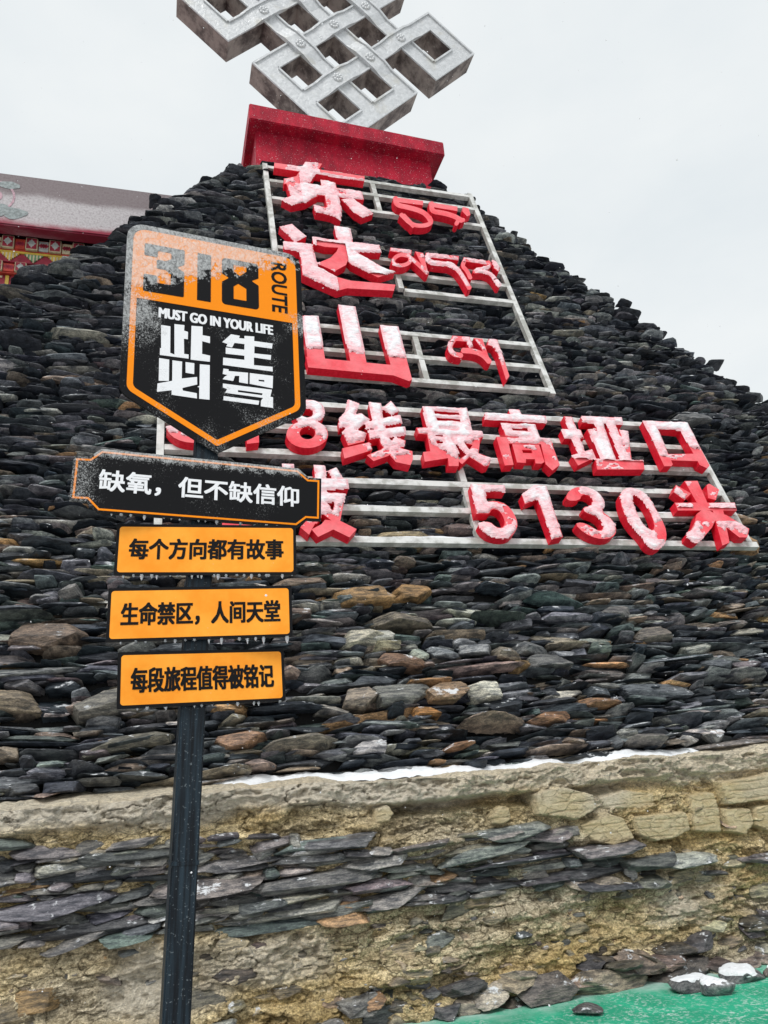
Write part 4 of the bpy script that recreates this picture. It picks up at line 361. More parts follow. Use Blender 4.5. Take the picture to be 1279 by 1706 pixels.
 '3':([[(2.448,2.78),(2.504,2.824),(2.567,2.853),(2.636,2.865),(2.703,2.858),(2.767,2.832),(2.812,2.792),(2.836,2.736),(2.844,2.683),(2.836,2.632),(2.815,2.585),(2.78,2.543),(2.782,2.502),(2.82,2.463),(2.844,2.412),(2.857,2.35),(2.851,2.29),(2.826,2.233),(2.784,2.19),(2.725,2.162),(2.661,2.15),(2.593,2.155),(2.53,2.174),(2.473,2.207),(2.427,2.254),(2.394,2.313),(2.399,2.35),(2.442,2.362),(2.486,2.356),(2.533,2.333),(2.57,2.306),(2.598,2.276),(2.629,2.263),(2.663,2.265),(2.689,2.287),(2.707,2.33),(2.707,2.375),(2.689,2.424),(2.647,2.462),(2.579,2.489),(2.547,2.521),(2.55,2.557),(2.581,2.58),(2.639,2.588),(2.681,2.613),(2.706,2.655),(2.711,2.692),(2.697,2.724),(2.669,2.744),(2.627,2.752),(2.59,2.733),(2.558,2.687),(2.504,2.663),(2.426,2.661),(2.395,2.684),(2.412,2.733)]],[]),
 '0':([[(3.083,2.759),(3.117,2.803),(3.16,2.838),(3.212,2.864),(3.271,2.87),(3.337,2.855),(3.39,2.824),(3.429,2.775),(3.452,2.709),(3.458,2.624),(3.466,2.522),(3.475,2.404),(3.468,2.304),(3.445,2.224),(3.41,2.155),(3.363,2.098),(3.309,2.055),(3.248,2.027),(3.198,2.026),(3.158,2.054),(3.135,2.095),(3.128,2.151),(3.106,2.218),(3.067,2.296),(3.041,2.384),(3.03,2.483),(3.035,2.583),(3.056,2.686)]],[[(3.26,2.776),(3.287,2.765),(3.315,2.733),(3.346,2.68),(3.362,2.603),(3.366,2.501),(3.359,2.414),(3.342,2.339),(3.316,2.293),(3.279,2.275),(3.248,2.284),(3.221,2.321),(3.204,2.384),(3.197,2.474),(3.198,2.561),(3.205,2.644),(3.218,2.71),(3.237,2.758)]]),
 '米':([[(3.886,2.943),(4.033,2.821),(3.898,2.719),(3.801,2.832)],[(4.031,3.009),(4.216,3.021),(4.192,2.69),(4.048,2.686)],[(4.313,2.961),(4.36,2.983),(4.454,2.896),(4.328,2.734),(4.238,2.76)],[(3.749,2.676),(4.574,2.703),(4.541,2.586),(3.741,2.563)],[(4.062,2.577),(4.173,2.57),(4.212,2.524),(4.179,2.439),(4.078,2.33),(3.912,2.201),(3.812,2.131),(3.772,2.117),(3.73,2.134),(3.685,2.182),(3.707,2.238),(3.795,2.302),(3.881,2.395),(3.965,2.517)],[(4.211,2.586),(4.355,2.59),(4.207,2.125),(4.093,2.084)],[(4.229,2.567),(4.361,2.514),(4.572,2.322),(4.482,2.201),(4.376,2.199),(4.241,2.38)]],[]),
 '拔':([[(-.33,3.027),(-.221,3.023),(-.226,2.857),(-.333,2.852)],[(-.192,2.953),(-.105,3.003),(-.049,2.86),(-.15,2.848)],[(-.344,2.857),(-.004,2.852),(-.011,2.733),(-.36,2.691)],[(-.361,2.681),(-.052,2.659),(-.146,2.323),(-.214,2.308),(-.319,2.415),(-.39,2.404)],[(-.23,2.362),(-.139,2.319),(0.003,2.227),(-.08,2.127),(-.225,2.218)],[(-.292,2.333),(-.169,2.318),(-.225,2.218),(-.382,2.127),(-.434,2.214),(-.334,2.278)],[(-.466,2.325),(-.369,2.318),(-.404,2.268),(-.465,2.152),(-.539,2.238)],[(-.358,2.715),(-.287,2.717),(-.325,2.36),(-.38,2.282),(-.467,2.32)],[(-.647,3.026),(-.534,3.027),(-.579,2.264),(-.664,2.262)],[(-.738,2.815),(-.435,2.808),(-.442,2.731),(-.744,2.728)],[(-.76,2.494),(-.455,2.597),(-.462,2.522),(-.766,2.403)]],[[(-.26,2.547),(-.17,2.554),(-.205,2.446)]]),
 '海':([[(-1.533,2.866),(-1.447,2.925),(-1.326,2.807),(-1.412,2.748)],[(-1.55,2.659),(-1.481,2.718),(-1.361,2.614),(-1.438,2.555)],[(-1.533,2.237),(-1.43,2.2),(-1.309,2.466),(-1.395,2.496)],[(-1.189,2.94),(-1.103,2.91),(-1.206,2.703),(-1.292,2.74)],[(-1.189,2.792),(-.69,2.792),(-.69,2.866),(-1.189,2.866)],[(-1.206,2.644),(-.742,2.644),(-.742,2.711),(-1.206,2.711)],[(-.828,2.215),(-.742,2.215),(-.742,2.711),(-.828,2.711)],[(-1.309,2.466),(-.69,2.466),(-.69,2.533),(-1.309,2.533)],[(-1.206,2.244),(-.793,2.244),(-.793,2.311),(-1.206,2.311)],[(-1.206,2.711),(-1.12,2.711),(-1.172,2.244),(-1.258,2.244)],[(-1.034,2.555),(-.948,2.555),(-.948,2.629),(-1.034,2.629)],[(-1.034,2.348),(-.948,2.348),(-.948,2.437),(-1.034,2.437)]],[]),
 '3b':([[(-1.712,3.893),(-1.659,3.937),(-1.599,3.966),(-1.533,3.978),(-1.47,3.971),(-1.409,3.945),(-1.366,3.905),(-1.343,3.849),(-1.336,3.795),(-1.343,3.744),(-1.363,3.697),(-1.397,3.655),(-1.395,3.614),(-1.359,3.575),(-1.336,3.524),(-1.323,3.462),(-1.329,3.401),(-1.353,3.344),(-1.393,3.301),(-1.449,3.273),(-1.51,3.261),(-1.574,3.266),(-1.634,3.285),(-1.688,3.318),(-1.732,3.365),(-1.763,3.424),(-1.758,3.462),(-1.718,3.474),(-1.676,3.468),(-1.631,3.445),(-1.596,3.417),(-1.569,3.387),(-1.54,3.374),(-1.508,3.376),(-1.483,3.398),(-1.466,3.442),(-1.466,3.487),(-1.483,3.536),(-1.523,3.574),(-1.587,3.601),(-1.618,3.633),(-1.615,3.669),(-1.586,3.692),(-1.53,3.7),(-1.491,3.725),(-1.467,3.767),(-1.462,3.805),(-1.475,3.837),(-1.502,3.857),(-1.542,3.865),(-1.577,3.846),(-1.607,3.8),(-1.659,3.775),(-1.733,3.773),(-1.762,3.796),(-1.746,3.846)]],[]),
 '1b':([[(-1.151,3.862),(-.977,3.998),(-.844,3.994),(-.862,3.308),(-.984,3.281),(-.993,3.812),(-1.153,3.735)]],[])}
# block characters of the shield, metres
SHD = {'ci':[[(-.216,-.072),(-.181,-.072),(-.179,-.189),(-.163,-.194),(-.166,-.059),(-.128,-.057),(-.129,-.082),(-.114,-.085),(-.114,-.118),(-.129,-.118),(-.127,-.185),(-.11,-.185),(-.11,-.203),(-.217,-.204),(-.217,-.174),(-.213,-.174)],[(-.101,-.055),(-.058,-.051),(-.058,-.09),(-.029,-.091),(-.029,-.121),(-.059,-.117),(-.059,-.174),(-.028,-.177),(-.029,-.204),(-.102,-.206)]],
 'bi':[[(-.219,-.218),(-.182,-.219),(-.181,-.31),(-.218,-.315)],[(-.17,-.22),(-.134,-.22),(-.134,-.293),(-.077,-.278),(-.076,-.31),(-.131,-.333),(-.129,-.344),(-.077,-.348),(-.076,-.37),(-.17,-.367),(-.17,-.348),(-.223,-.362),(-.222,-.327),(-.169,-.308)],[(-.121,-.22),(-.088,-.22),(-.088,-.267),(-.12,-.266)],[(-.067,-.221),(-.029,-.219),(-.029,-.369),(-.068,-.37),(-.068,-.322),(-.075,-.32),(-.067,-.314)]],
 'sheng':[[(0.054,-.066),(0.089,-.067),(0.086,-.078),(0.108,-.077),(0.108,-.064),(0.148,-.06),(0.147,-.081),(0.223,-.08),(0.22,-.104),(0.148,-.105),(0.147,-.138),(0.216,-.135),(0.214,-.157),(0.145,-.157),(0.145,-.192),(0.221,-.188),(0.221,-.209),(0.022,-.21),(0.023,-.177),(0.107,-.174),(0.107,-.155),(0.033,-.158),(0.033,-.13),(0.107,-.128),(0.108,-.102),(0.068,-.103),(0.058,-.126),(0.035,-.124),(0.04,-.113),(0.019,-.108)]],
 'jia':[[(0.024,-.226),(0.044,-.226),(0.044,-.234),(0.121,-.23),(0.12,-.279),(0.085,-.277),(0.086,-.249),(0.069,-.251),(0.062,-.275),(0.021,-.273),(0.028,-.262),(0.04,-.252),(0.021,-.25)],[(0.128,-.23),(0.222,-.229),(0.219,-.285),(0.127,-.278)],[(0.022,-.292),(0.216,-.292),(0.209,-.324),(0.22,-.325),(0.219,-.372),(0.17,-.371),(0.171,-.347),(0.18,-.333),(0.03,-.331),(0.039,-.314),(0.022,-.309)],[(0.025,-.346),(0.164,-.348),(0.161,-.366),(0.024,-.364)]],
 'jiah':[[(0.163,-.254),(0.186,-.253),(0.186,-.261),(0.163,-.261)],[(0.081,-.312),(0.178,-.313),(0.176,-.322),(0.08,-.321)]]}

# ------------------------------------------------------------------ object helpers
def link(o, parent=None, basis=None):
    COL.objects.link(o)
    if parent is not None: o.parent = parent
    if basis is not None: o.matrix_basis = basis
    return o
def tag(o, label=None, cat=None, group=None, kind=None):
    for k, v in (('label', label), ('category', cat), ('group', group), ('kind', kind)):
        if v: o[k] = v
    return o
def empty(name, basis, label, cat, group=None):
    o = bpy.data.objects.new(name, None); o.empty_display_size = .2
    return tag(link(o, None, basis), label, cat, group)
def mobj(name, v, f, mats, parent=None, basis=None, midx=None, smooth=False):
    me = bpy.data.meshes.new(name)
    me.from_pydata([tuple(map(float, p)) for p in v], [], [tuple(map(int, q)) for q in f])
    for m in (mats if isinstance(mats, (list, tuple)) else [mats]): me.materials.append(m)
    if midx is not None: me.polygons.foreach_set('material_index', np.array(midx, np.int32))
    if smooth: me.polygons.foreach_set('use_smooth', np.ones(len(me.polygons), bool))
    me.update()
    return link(bpy.data.objects.new(name, me), parent, basis)
def tri_mesh(name, v, tris, mat, parent=None, basis=None, smooth=False, attrs=None):
    """fast path for big triangle / quad arrays"""
    v = np.asarray(v, np.float32); tris = np.asarray(tris, np.int32); k = tris.shape[1]
    me = bpy.data.meshes.new(name)
    me.vertices.add(len(v)); me.vertices.foreach_set('co', v.ravel())
    me.loops.add(tris.size); me.loops.foreach_set('vertex_index', tris.ravel())
    me.polygons.add(len(tris)); me.polygons.foreach_set('loop_start', np.arange(0, tris.size, k, dtype=np.int32))
    me.polygons.foreach_set('use_smooth', np.full(len(tris), smooth, bool))
    me.materials.append(mat)
    for an, (typ, arr) in (attrs or {}).items():
        a = me.attributes.new(an, typ, 'POINT')
        a.data.foreach_set('color' if typ == 'FLOAT_COLOR' else 'value', np.asarray(arr, np.float32).ravel())
    me.update(calc_edges=True); me.validate()
    return link(bpy.data.objects.new(name, me), parent, basis)
class MB:
    def __init__(s): s.v = []; s.f = []; s.m = []
    def add(s, v, f, m=0):
        k = len(s.v); s.v += [tuple(p) for p in v]; s.f += [tuple(i + k for i in q) for q in f]; s.m += [m] * len(f)
    def box(s, a, b, m=0):
        x0, y0, z0 = a; x1, y1, z1 = b
        s.add([(x0, y0, z0), (x1, y0, z0), (x1, y1, z0), (x0, y1, z0), (x0, y0, z1), (x1, y0, z1), (x1, y1, z1), (x0, y1, z1)],
              [(0, 3, 2, 1), (4, 5, 6, 7), (0, 1, 5, 4), (1, 2, 6, 5), (2, 3, 7, 6), (3, 0, 4, 7)], m)
    def build(s, name, mats, parent=None, basis=None, bevel=0, smooth=False):
        o = mobj(name, s.v, s.f, mats, parent, basis, s.m if any(s.m) else None, smooth)
        if bevel:
            bm = bmesh.new(); bm.from_mesh(o.data)
            bmesh.ops.bevel(bm, geom=bm.edges[:], offset=bevel, segments=2, affect='EDGES', clamp_overlap=True)
            bm.to_mesh(o.data); bm.free()
        return o

def shape_tris(add, sub=()):
    """union of polygons minus others -> verts, tris, boundary edges"""
    vs = []; fs = []
    for P in list(add) + list(sub):
        if sum(P[i][0] * P[(i + 1) % len(P)][1] - P[(i + 1) % len(P)][0] * P[i][1] for i in range(len(P))) < 0: P = P[::-1]
        k = len(vs); vs += [Vector(p) for p in P]; fs.append(list(range(k, k + len(P))))
    na = len(add)
    r = delaunay_2d_cdt(vs, [], fs, 1, 1e-5)
    ov, of, orig = r[0], r[2], r[5]
    tr = [list(f) for f, og in zip(of, orig) if any(i < na for i in og) and not any(i >= na for i in og)]
    tr = [f if sum(ov[f[i]].cross(ov[f[(i + 1) % len(f)]]) for i in range(len(f))) > 0 else f[::-1] for f in tr]
    cnt = {}
    for f in tr:
        for i in range(len(f)):
            e = (f[i], f[(i + 1) % len(f)]); cnt[e] = 1
    bd = [e for e in cnt if (e[1], e[0]) not in cnt]
    return ov, tr, bd
def extrude(name, add, sub, z0, z1, mat, parent, basis=None):
    ov, tr, bd = shape_tris(add, sub)
    n = len(ov)
    v = [(p.x, p.y, z0) for p in ov] + [(p.x, p.y, z1) for p in ov]
    f = [[i + n for i in q] for q in tr] + [q[::-1] for q in tr] + [(a, b, b + n, a + n) for a, b in bd]
    return mobj(name, v, f, mat, parent, basis), ov, bd
def text_polys(s, box):
    """outline of a line of text as triangles scaled into box (x0, y0, x1, y1)"""
    cu = bpy.data.curves.new('lettering', 'FONT'); cu.body = s; cu.resolution_u = 3
    o = bpy.data.objects.new('lettering', cu); COL.objects.link(o)
    bpy.context.view_layer.update()
    me = bpy.data.meshes.new_from_object(o.evaluated_get(bpy.context.evaluated_depsgraph_get()))
    v = np.array([p.co[:2] for p in me.vertices]); f = [list(p.vertices) for p in me.polygons]
    bpy.data.objects.remove(o); bpy.data.curves.remove(cu); bpy.data.meshes.remove(me)
    a, b = v.min(0), v.max(0)
    v = (v - a) / (b - a) * np.array([box[2] - box[0], box[3] - box[1]]) + np.array(box[:2])
    return v, f
def flat_lettering(name, v, f, z0, z1, mat, parent, bx=0., by=0.):
    """raised film lettering; weight is added by nine copies, each a hair prouder than the last"""
    v = np.asarray(v, float); cnt = {}
    area = sum((v[q[i]][0] * v[q[(i + 1) % len(q)]][1] - v[q[(i + 1) % len(q)]][0] * v[q[i]][1]) for q in f for i in range(len(q)))
    if area < 0: f = [q[::-1] for q in f]
    for q in f:
        for i in range(len(q)): cnt[(q[i], q[(i + 1) % len(q)])] = 1
    edge = [(a, b) for a, b in cnt if (b, a) not in cnt]
    n = len(v); vv = []; ff = []
    lo = v.min(0) + (bx, by); hi = v.max(0) - (bx, by)
    v = lo + (v - v.min(0)) / (v.max(0) - v.min(0)) * (hi - lo)
    k = 0
    for dx in (-1, 1, 0):
        for dy in (-1, 1, 0):
            o = len(vv); zt = z1 + k * .00006; k += 1
            vv += [(p[0] + dx * bx, p[1] + dy * by, z0) for p in v] + [(p[0] + dx * bx, p[1] + dy * by, zt) for p in v]
            ff += [[i + n + o for i in q] for q in f] + [(a + o, b + o, b + n + o, a + n + o) for a, b in edge]
    return mobj(name, vv, ff, mat, parent)
def rounded(poly, r, seg=6):
    out = []; n = len(poly); rs = r if isinstance(r, (list, tuple)) else [r] * n
    for i in range(n):
        p = np.array(poly[i], float); a = np.array(poly[i - 1], float) - p; b = np.array(poly[(i + 1) % n], float) - p
        la, lb = np.linalg.norm(a), np.linalg.norm(b); a /= la; b /= lb
        ang = math.acos(max(-1, min(1, float(a @ b)))); d = min(rs[i] / math.tan(ang / 2), la * .49, lb * .49); rr = d * math.tan(ang / 2)
        c = p + (a + b) / np.linalg.norm(a + b) * (rr / math.sin(ang / 2))
        t0 = math.atan2(*(p + a * d - c)[::-1]); t1 = math.atan2(*(p + b * d - c)[::-1])
        dt = (t1 - t0 + math.pi) % (2 * math.pi) - math.pi
        for k in range(seg + 1): out.append((float(c[0] + rr * math.cos(t0 + dt * k / seg)), float(c[1] + rr * math.sin(t0 + dt * k / seg))))
    return out
def inset(poly, d):
    """offset a convex-ish polygon inward by d (counter-clockwise or clockwise alike)"""
    P = [np.array(p, float) for p in poly]; n = len(P); out = []
    A = sum(P[i][0] * P[(i + 1) % n][1] - P[(i + 1) % n][0] * P[i][1] for i in range(n)); s = 1 if A > 0 else -1
    for i in range(n):
        a = P[i] - P[i - 1]; b = P[(i + 1) % n] - P[i]; a /= np.linalg.norm(a); b /= np.linalg.norm(b)
        na = np.array([-a[1], a[0]]) * s; nb = np.array([-b[1], b[0]]) * s
        m = na + nb; m /= (m @ na); out.append(tuple((P[i] + m * d).tolist()))
    return out

# ------------------------------------------------------------------ ground
def plane_grid(x0, x1, y0, y1, step, hf):
    xs = np.arange(x0, x1 + step / 2, step); ys = np.arange(y0, y1 + step / 2, step)
    X, Y = np.meshgrid(xs, ys); Z = hf(X, Y); nx, ny = len(xs), len(ys)
    v = np.stack([X.ravel(), Y.ravel(), Z.ravel()], 1)
    i = np.arange(nx * ny).reshape(ny, nx)
    q = np.stack([i[:-1, :-1], i[:-1, 1:], i[1:, 1:], i[1:, :-1]], -1).reshape(-1, 4)
    return v, q
t = NT('gravel')
n1 = t.noise(28, 5, .7); n2 = t.noise(1.5, 4)
c = t.mix(t.step(n1, .35, .65), (.10, .095, .085), (.36, .34, .30))
c = t.mix(t.step(n2, .36, .56, .1, .85), c, (.76, .77, .78))  # thin snow, its cover widened to bounce light onto the lower bank
t.bump(n1, .9, .03)
gravel = t.done(c, .9)
g = mobj('ground', [(-400, -400, 0), (400, -400, 0), (400, 400, 0), (-400, 400, 0)], [(0, 1, 2, 3)], gravel)
tag(g, 'grey gravel ground with patches of thin snow at the foot of the bank', kind='structure')
t = NT('green_carpet')
wv = t.n('ShaderNodeTexWave'); t.l(t.obj, wv.inputs[0]); wv.inputs['Scale'].default_value = 34; wv.inputs['Distortion'].default_value = 1.2; wv.inputs['Detail'].default_value = 2
wv2 = t.n('ShaderNodeTexWave', bands_direction='Y'); t.l(t.obj, wv2.inputs[0]); wv2.inputs['Scale'].default_value = 34; wv2.inputs['Distortion'].default_value = 1.2
weave = t.math('MULTIPLY', wv.outputs['Fac'], wv2.outputs['Fac'])
n1 = t.noise(3.2, 6, .62); n2 = t.noise(40, 4, .65)
x, y, z = t.sep()
c = t.mix(t.step(weave, .1, .8), (.008, .30, .165), (.018, .46, .26))
edge = t.math('ADD', z, t.math('MULTIPLY', t.math('SUBTRACT', n1, .5), 1.0))
rime = t.math('MAXIMUM', t.step(edge, .50, -.05), t.math('MULTIPLY', t.step(n2, .48, .66), t.step(n1, .38, .62, .25, .85)))
c = t.mix(t.math('MULTIPLY', rime, .8), c, (.62, .70, .68))
t.bump(weave, .35, .004)
carpet = t.done(c, .8)
# local: x along the bank, y up, z out from the bank's foot
CARP = mat4(U, Vector((0, 0, 1)), NH, Vector((ORG.x, ORG.y, 0)) + .36 * NH)
v = []; f = []
nx, nz = 90, 40
for j in range(nz + 1):
    for i in range(nx + 1):
        a = -.30 + 9.5 * i / nx; b = -.06 + 1.5 * j / nz
        a += .16 * (1 - b) if i == 0 else 0
        v.append((a + (.06 * math.sin(b * 5) if i == 0 else 0), .012 + .012 * float(fbm(a * 2, b * 2, 3)), b))
for j in range(nz):
    for i in range(nx):
        k = j * (nx + 1) + i; f.append((k, k + nx + 1, k + nx + 2, k + 1))
o = mobj('ground_mat', v, f, carpet, None, CARP, smooth=True)
tag(o, 'bright green woven ground mat dusted with frost along the foot of the bank', 'ground mat')

# ------------------------------------------------------------------ slate stones
def icosphere(sub):
    bm = bmesh.new(); bmesh.ops.create_icosphere(bm, subdivisions=sub, radius=1)
    v = np.array([p.co[:] for p in bm.verts]); f = np.array([[q.index for q in p.verts] for p in bm.faces]); bm.free()
    return v, f
def proto(sub, rng, kind='slate'):
    d, f = icosphere(sub)
    P = []
    def pl(n, h): n = np.array(n, float); P.append((n / np.linalg.norm(n), h))
    if kind == 'slate':
        pl((rng.uniform(-.32, .32), 1, rng.uniform(-.3, .15)), rng.uniform(.7, .95))
        pl((rng.uniform(-.22, .22), -1, rng.uniform(-.25, .2)), rng.uniform(.7, .95))
        for s in (-1, 1):
            q = rng.random()
            if q < .35:                                    # broken off square
                pl((s, rng.uniform(-.35, .35), rng.uniform(-.1, .4)), rng.uniform(.78, .95))
            elif q < .7:                                   # raked upward
                pl((s, rng.uniform(.35, 1.0), rng.uniform(-.1, .4)), rng.uniform(.68, .85)); pl((s, -.25, .1), rng.uniform(.9, 1.1))
            else:                                          # undercut
                pl((s, rng.uniform(-1.0, -.35), rng.uniform(-.1, .4)), rng.uniform(.68, .85)); pl((s, .3, .1), rng.uniform(.9, 1.1))
            if rng.random() < .5: pl((s, rng.uniform(-.7, .7), .75), rng.uniform(.8, 1.0))
        pl((rng.uniform(-.25, .25), rng.uniform(.05, .5), 1), rng.uniform(.58, .8))
        if rng.random() < .7: pl((rng.uniform(-.4, .4), rng.uniform(-.9, -.3), 1), rng.uniform(.72, .95))
        if rng.random() < .7: pl((rng.uniform(-.3, .3), rng.uniform(.6, 1.3), 1), rng.uniform(.78, 1.0))
        if rng.random() < .6: pl((rng.uniform(-.8, .8), rng.uniform(-.2, .4), 1), rng.uniform(.75, .95))
        for k in range(2): pl(rng.normal(size=3) * (1, .8, .7) + (0, 0, .5), rng.uniform(.95, 1.15))
    else:
        for k in range(16): pl(rng.normal(size=3), rng.uniform(.7, .98))
    r = np.full(len(d), 1.5 if kind == 'slate' else 1.25)
    for n, h in P:
        c = d @ n
        r = np.where(c > 1e-3, np.minimum(r, h / np.maximum(c, 1e-3)), r)
    s = rng.integers(1, 9999)
    nn = fbm(d[:, 0] * 2.2 + d[:, 2] * 1.7 + 9, d[:, 1] * 5 + 4 - d[:, 2], int(s), 3)
    st = fbm(d[:, 1] * r * 9 + 5, d[:, 0] * 1.1 + 2, int(s) + 3, 2)
    r = r * (1 + .022 * nn + .022 * st * (d[:, 2] > 0))
    v = d * r[:, None]
    if kind == 'slate':
        keep = (v[f][:, :, 2].max(1) > -.35)
        f = f[keep]; used = np.unique(f); mp = np.zeros(len(v), int); mp[used] = np.arange(len(used)); v = v[used]; f = mp[f]
    return v, f
prng = np.random.default_rng(21)
PROTO3 = [proto(3, prng) for _ in range(44)]
PROTO4 = [proto(4, prng) for _ in range(30)]
def rot(ax, a):
    c, s = math.cos(a), math.sin(a)
    return np.array({'x': [[1, 0, 0], [0, c, -s], [0, s, c]], 'y': [[c, 0, s], [0, 1, 0], [-s, 0, c]], 'z': [[c, -s, 0], [s, c, 0], [0, 0, 1]]}[ax])
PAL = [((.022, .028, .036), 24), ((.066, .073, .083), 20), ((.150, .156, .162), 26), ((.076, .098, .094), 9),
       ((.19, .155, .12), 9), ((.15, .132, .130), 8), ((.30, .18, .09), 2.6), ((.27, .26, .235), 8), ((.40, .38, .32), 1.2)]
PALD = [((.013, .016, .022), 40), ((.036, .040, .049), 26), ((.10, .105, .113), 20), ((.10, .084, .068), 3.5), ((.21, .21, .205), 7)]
def pick(pal, rng):
    w = np.array([p[1] for p in pal], float); k = rng.choice(len(pal), p=w / w.sum())
    return np.array(pal[k][0]) * rng.uniform(.8, 1.7) * (1 + rng.normal(0, .04, 3))
class Stones:
    def __init__(s): s.V = []; s.F = []; s.C = []; s.n = 0
    def add(s, pr, size, pos, R3, col):
        v, f = pr
        w = (v * np.array(size)) @ R3.T + np.array(pos)
        s.V.append(w); s.F.append(f + s.n); s.n += len(v)
        s.C.append(np.tile(np.append(np.clip(col, .004, .9), 1), (len(v), 1)))
    def build(s, name, parent, basis=None):
        F = np.concatenate(s.F)
        return tri_mesh(name, np.concatenate(s.V), F, MAT['slate'], parent, basis, False, {'col': ('FLOAT_COLOR', np.concatenate(s.C))})
def prt(rng, big=False):
    v, f = (PROTO4 if big else PROTO3)[rng.integers(30 if big else 44)]
    if rng.random() < .5: v = v * np.array([-1, 1, 1]); f = f[:, ::-1]
    return v, f

# silhouette of the battered face, metres along the face
LEFT = [(-9.5, .0), (-5.6, 3.6), (-4.1, 5.15), (-3.62, 5.78), (-3.22, 6.15), (-2.82, 6.60), (-2.42, 7.05), (-2.04, 7.65), (-1.36, 8.58), (-.78, 9.25), (-.45, 9.43)]
RIGHT = [(11.0, .0), (8.05, 2.65), (6.28, 4.72), (5.49, 5.64), (4.68, 6.63), (4.04, 7.42), (3.46, 8.10), (2.98, 8.92), (2.56, 9.46)]
def uL(v): return float(np.interp(v, [p[1] for p in LEFT], [p[0] for p in LEFT]))
def uR(v): return float(np.interp(v, [p[1] for p in RIGHT], [p[0] for p in RIGHT]))

mound = empty('stone_mound', WALL, 'tall tapering mound of stacked dark slate under the red pedestal', 'stone mound')
# solid core behind the slates, coloured near-black to shade the gaps
prof = [(uL(a), a) for a in np.linspace(-.3, 9.42, 24)] + [(uR(a), a) for a in np.linspace(9.42, -.3, 24)]
prof = [(max(p[0], -9.3) + .10, p[1]) if i < 24 else (p[0] - .10, p[1]) for i, p in enumerate(prof)]
back = (NH * -4.6)
bl = Vector((back.dot(U), back.dot(V), back.dot(N)))
nP = len(prof)
v = [(a, b, -.10) for a, b in prof] + [(a + bl.x, b + bl.y, -.10 + bl.z) for a, b in prof]
f = [list(range(nP))[::-1], list(range(nP, 2 * nP))] + [(i, (i + 1) % nP, (i + 1) % nP + nP, i + nP) for i in range(nP)]
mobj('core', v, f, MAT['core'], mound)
S = Stones(); rng = np.random.default_rng(5)
vv = -.06; row = 0
SPEC = [  # stones one can pick out: along, up, half width, half height, colour
    (.02, 1.63, .24, .085, (.30, .185, .085)), (.50, 1.66, .20, .08, (.27, .16, .07)), (-.03, 1.17, .17, .075, (.40, .37, .29)), (.17, 1.19, .11, .055, (.42, .41, .36)),
    (.98, .61, .17, .09, (.52, .50, .42)), (.62, .63, .20, .10, (.24, .165, .105)), (-.12, .62, .15, .10, (.23, .19, .15)), (.22, .62, .26, .10, (.155, .155, .14)),
    (.42, .45, .12, .05, (.32, .16, .06)), (.55, 2.30, .30, .075, (.25, .20, .12)), (-2.62, 1.28, .27, .12, (.17, .125, .095)), (-2.15, .66, .24, .10, (.15, .14, .12)), (-1.72, .72, .2, .1, (.15, .14, .13)), (-1.15, .30, .2, .06, (.27, .16, .10)),
    (-2.9, .72, .20, .09, (.26, .21, .15)), (-1.95, .34, .28, .06, (.16, .15, .12)), (1.55, .34, .2, .055, (.25, .14, .08)), (2.1, .45, .22, .05, (.23, .13, .07)), (4.6, 2.28, .26, .10, (.33, .2, .10)), (4.72, 2.62, .22, .07, (.24, .16, .1)), (.30, .95, .2, .06, (.21, .13, .09)),
    (1.30, .98, .12, .07, (.22, .19, .15)), (1.72, .88, .22, .08, (.13, .13, .125)), (-.62, 1.45, .17, .05, (.16, .12, .1)), (2.6, 1.4, .2, .07, (.14, .135, .13)), (2.95, 1.15, .2, .08, (.15, .13, .11)), (1.2, 2.42, .22, .06, (.16, .12, .11)), (3.6, 5.9, .25, .06, (.14, .135, .11)), (4.9, 4.35, .3, .10, (.12, .12, .12))]
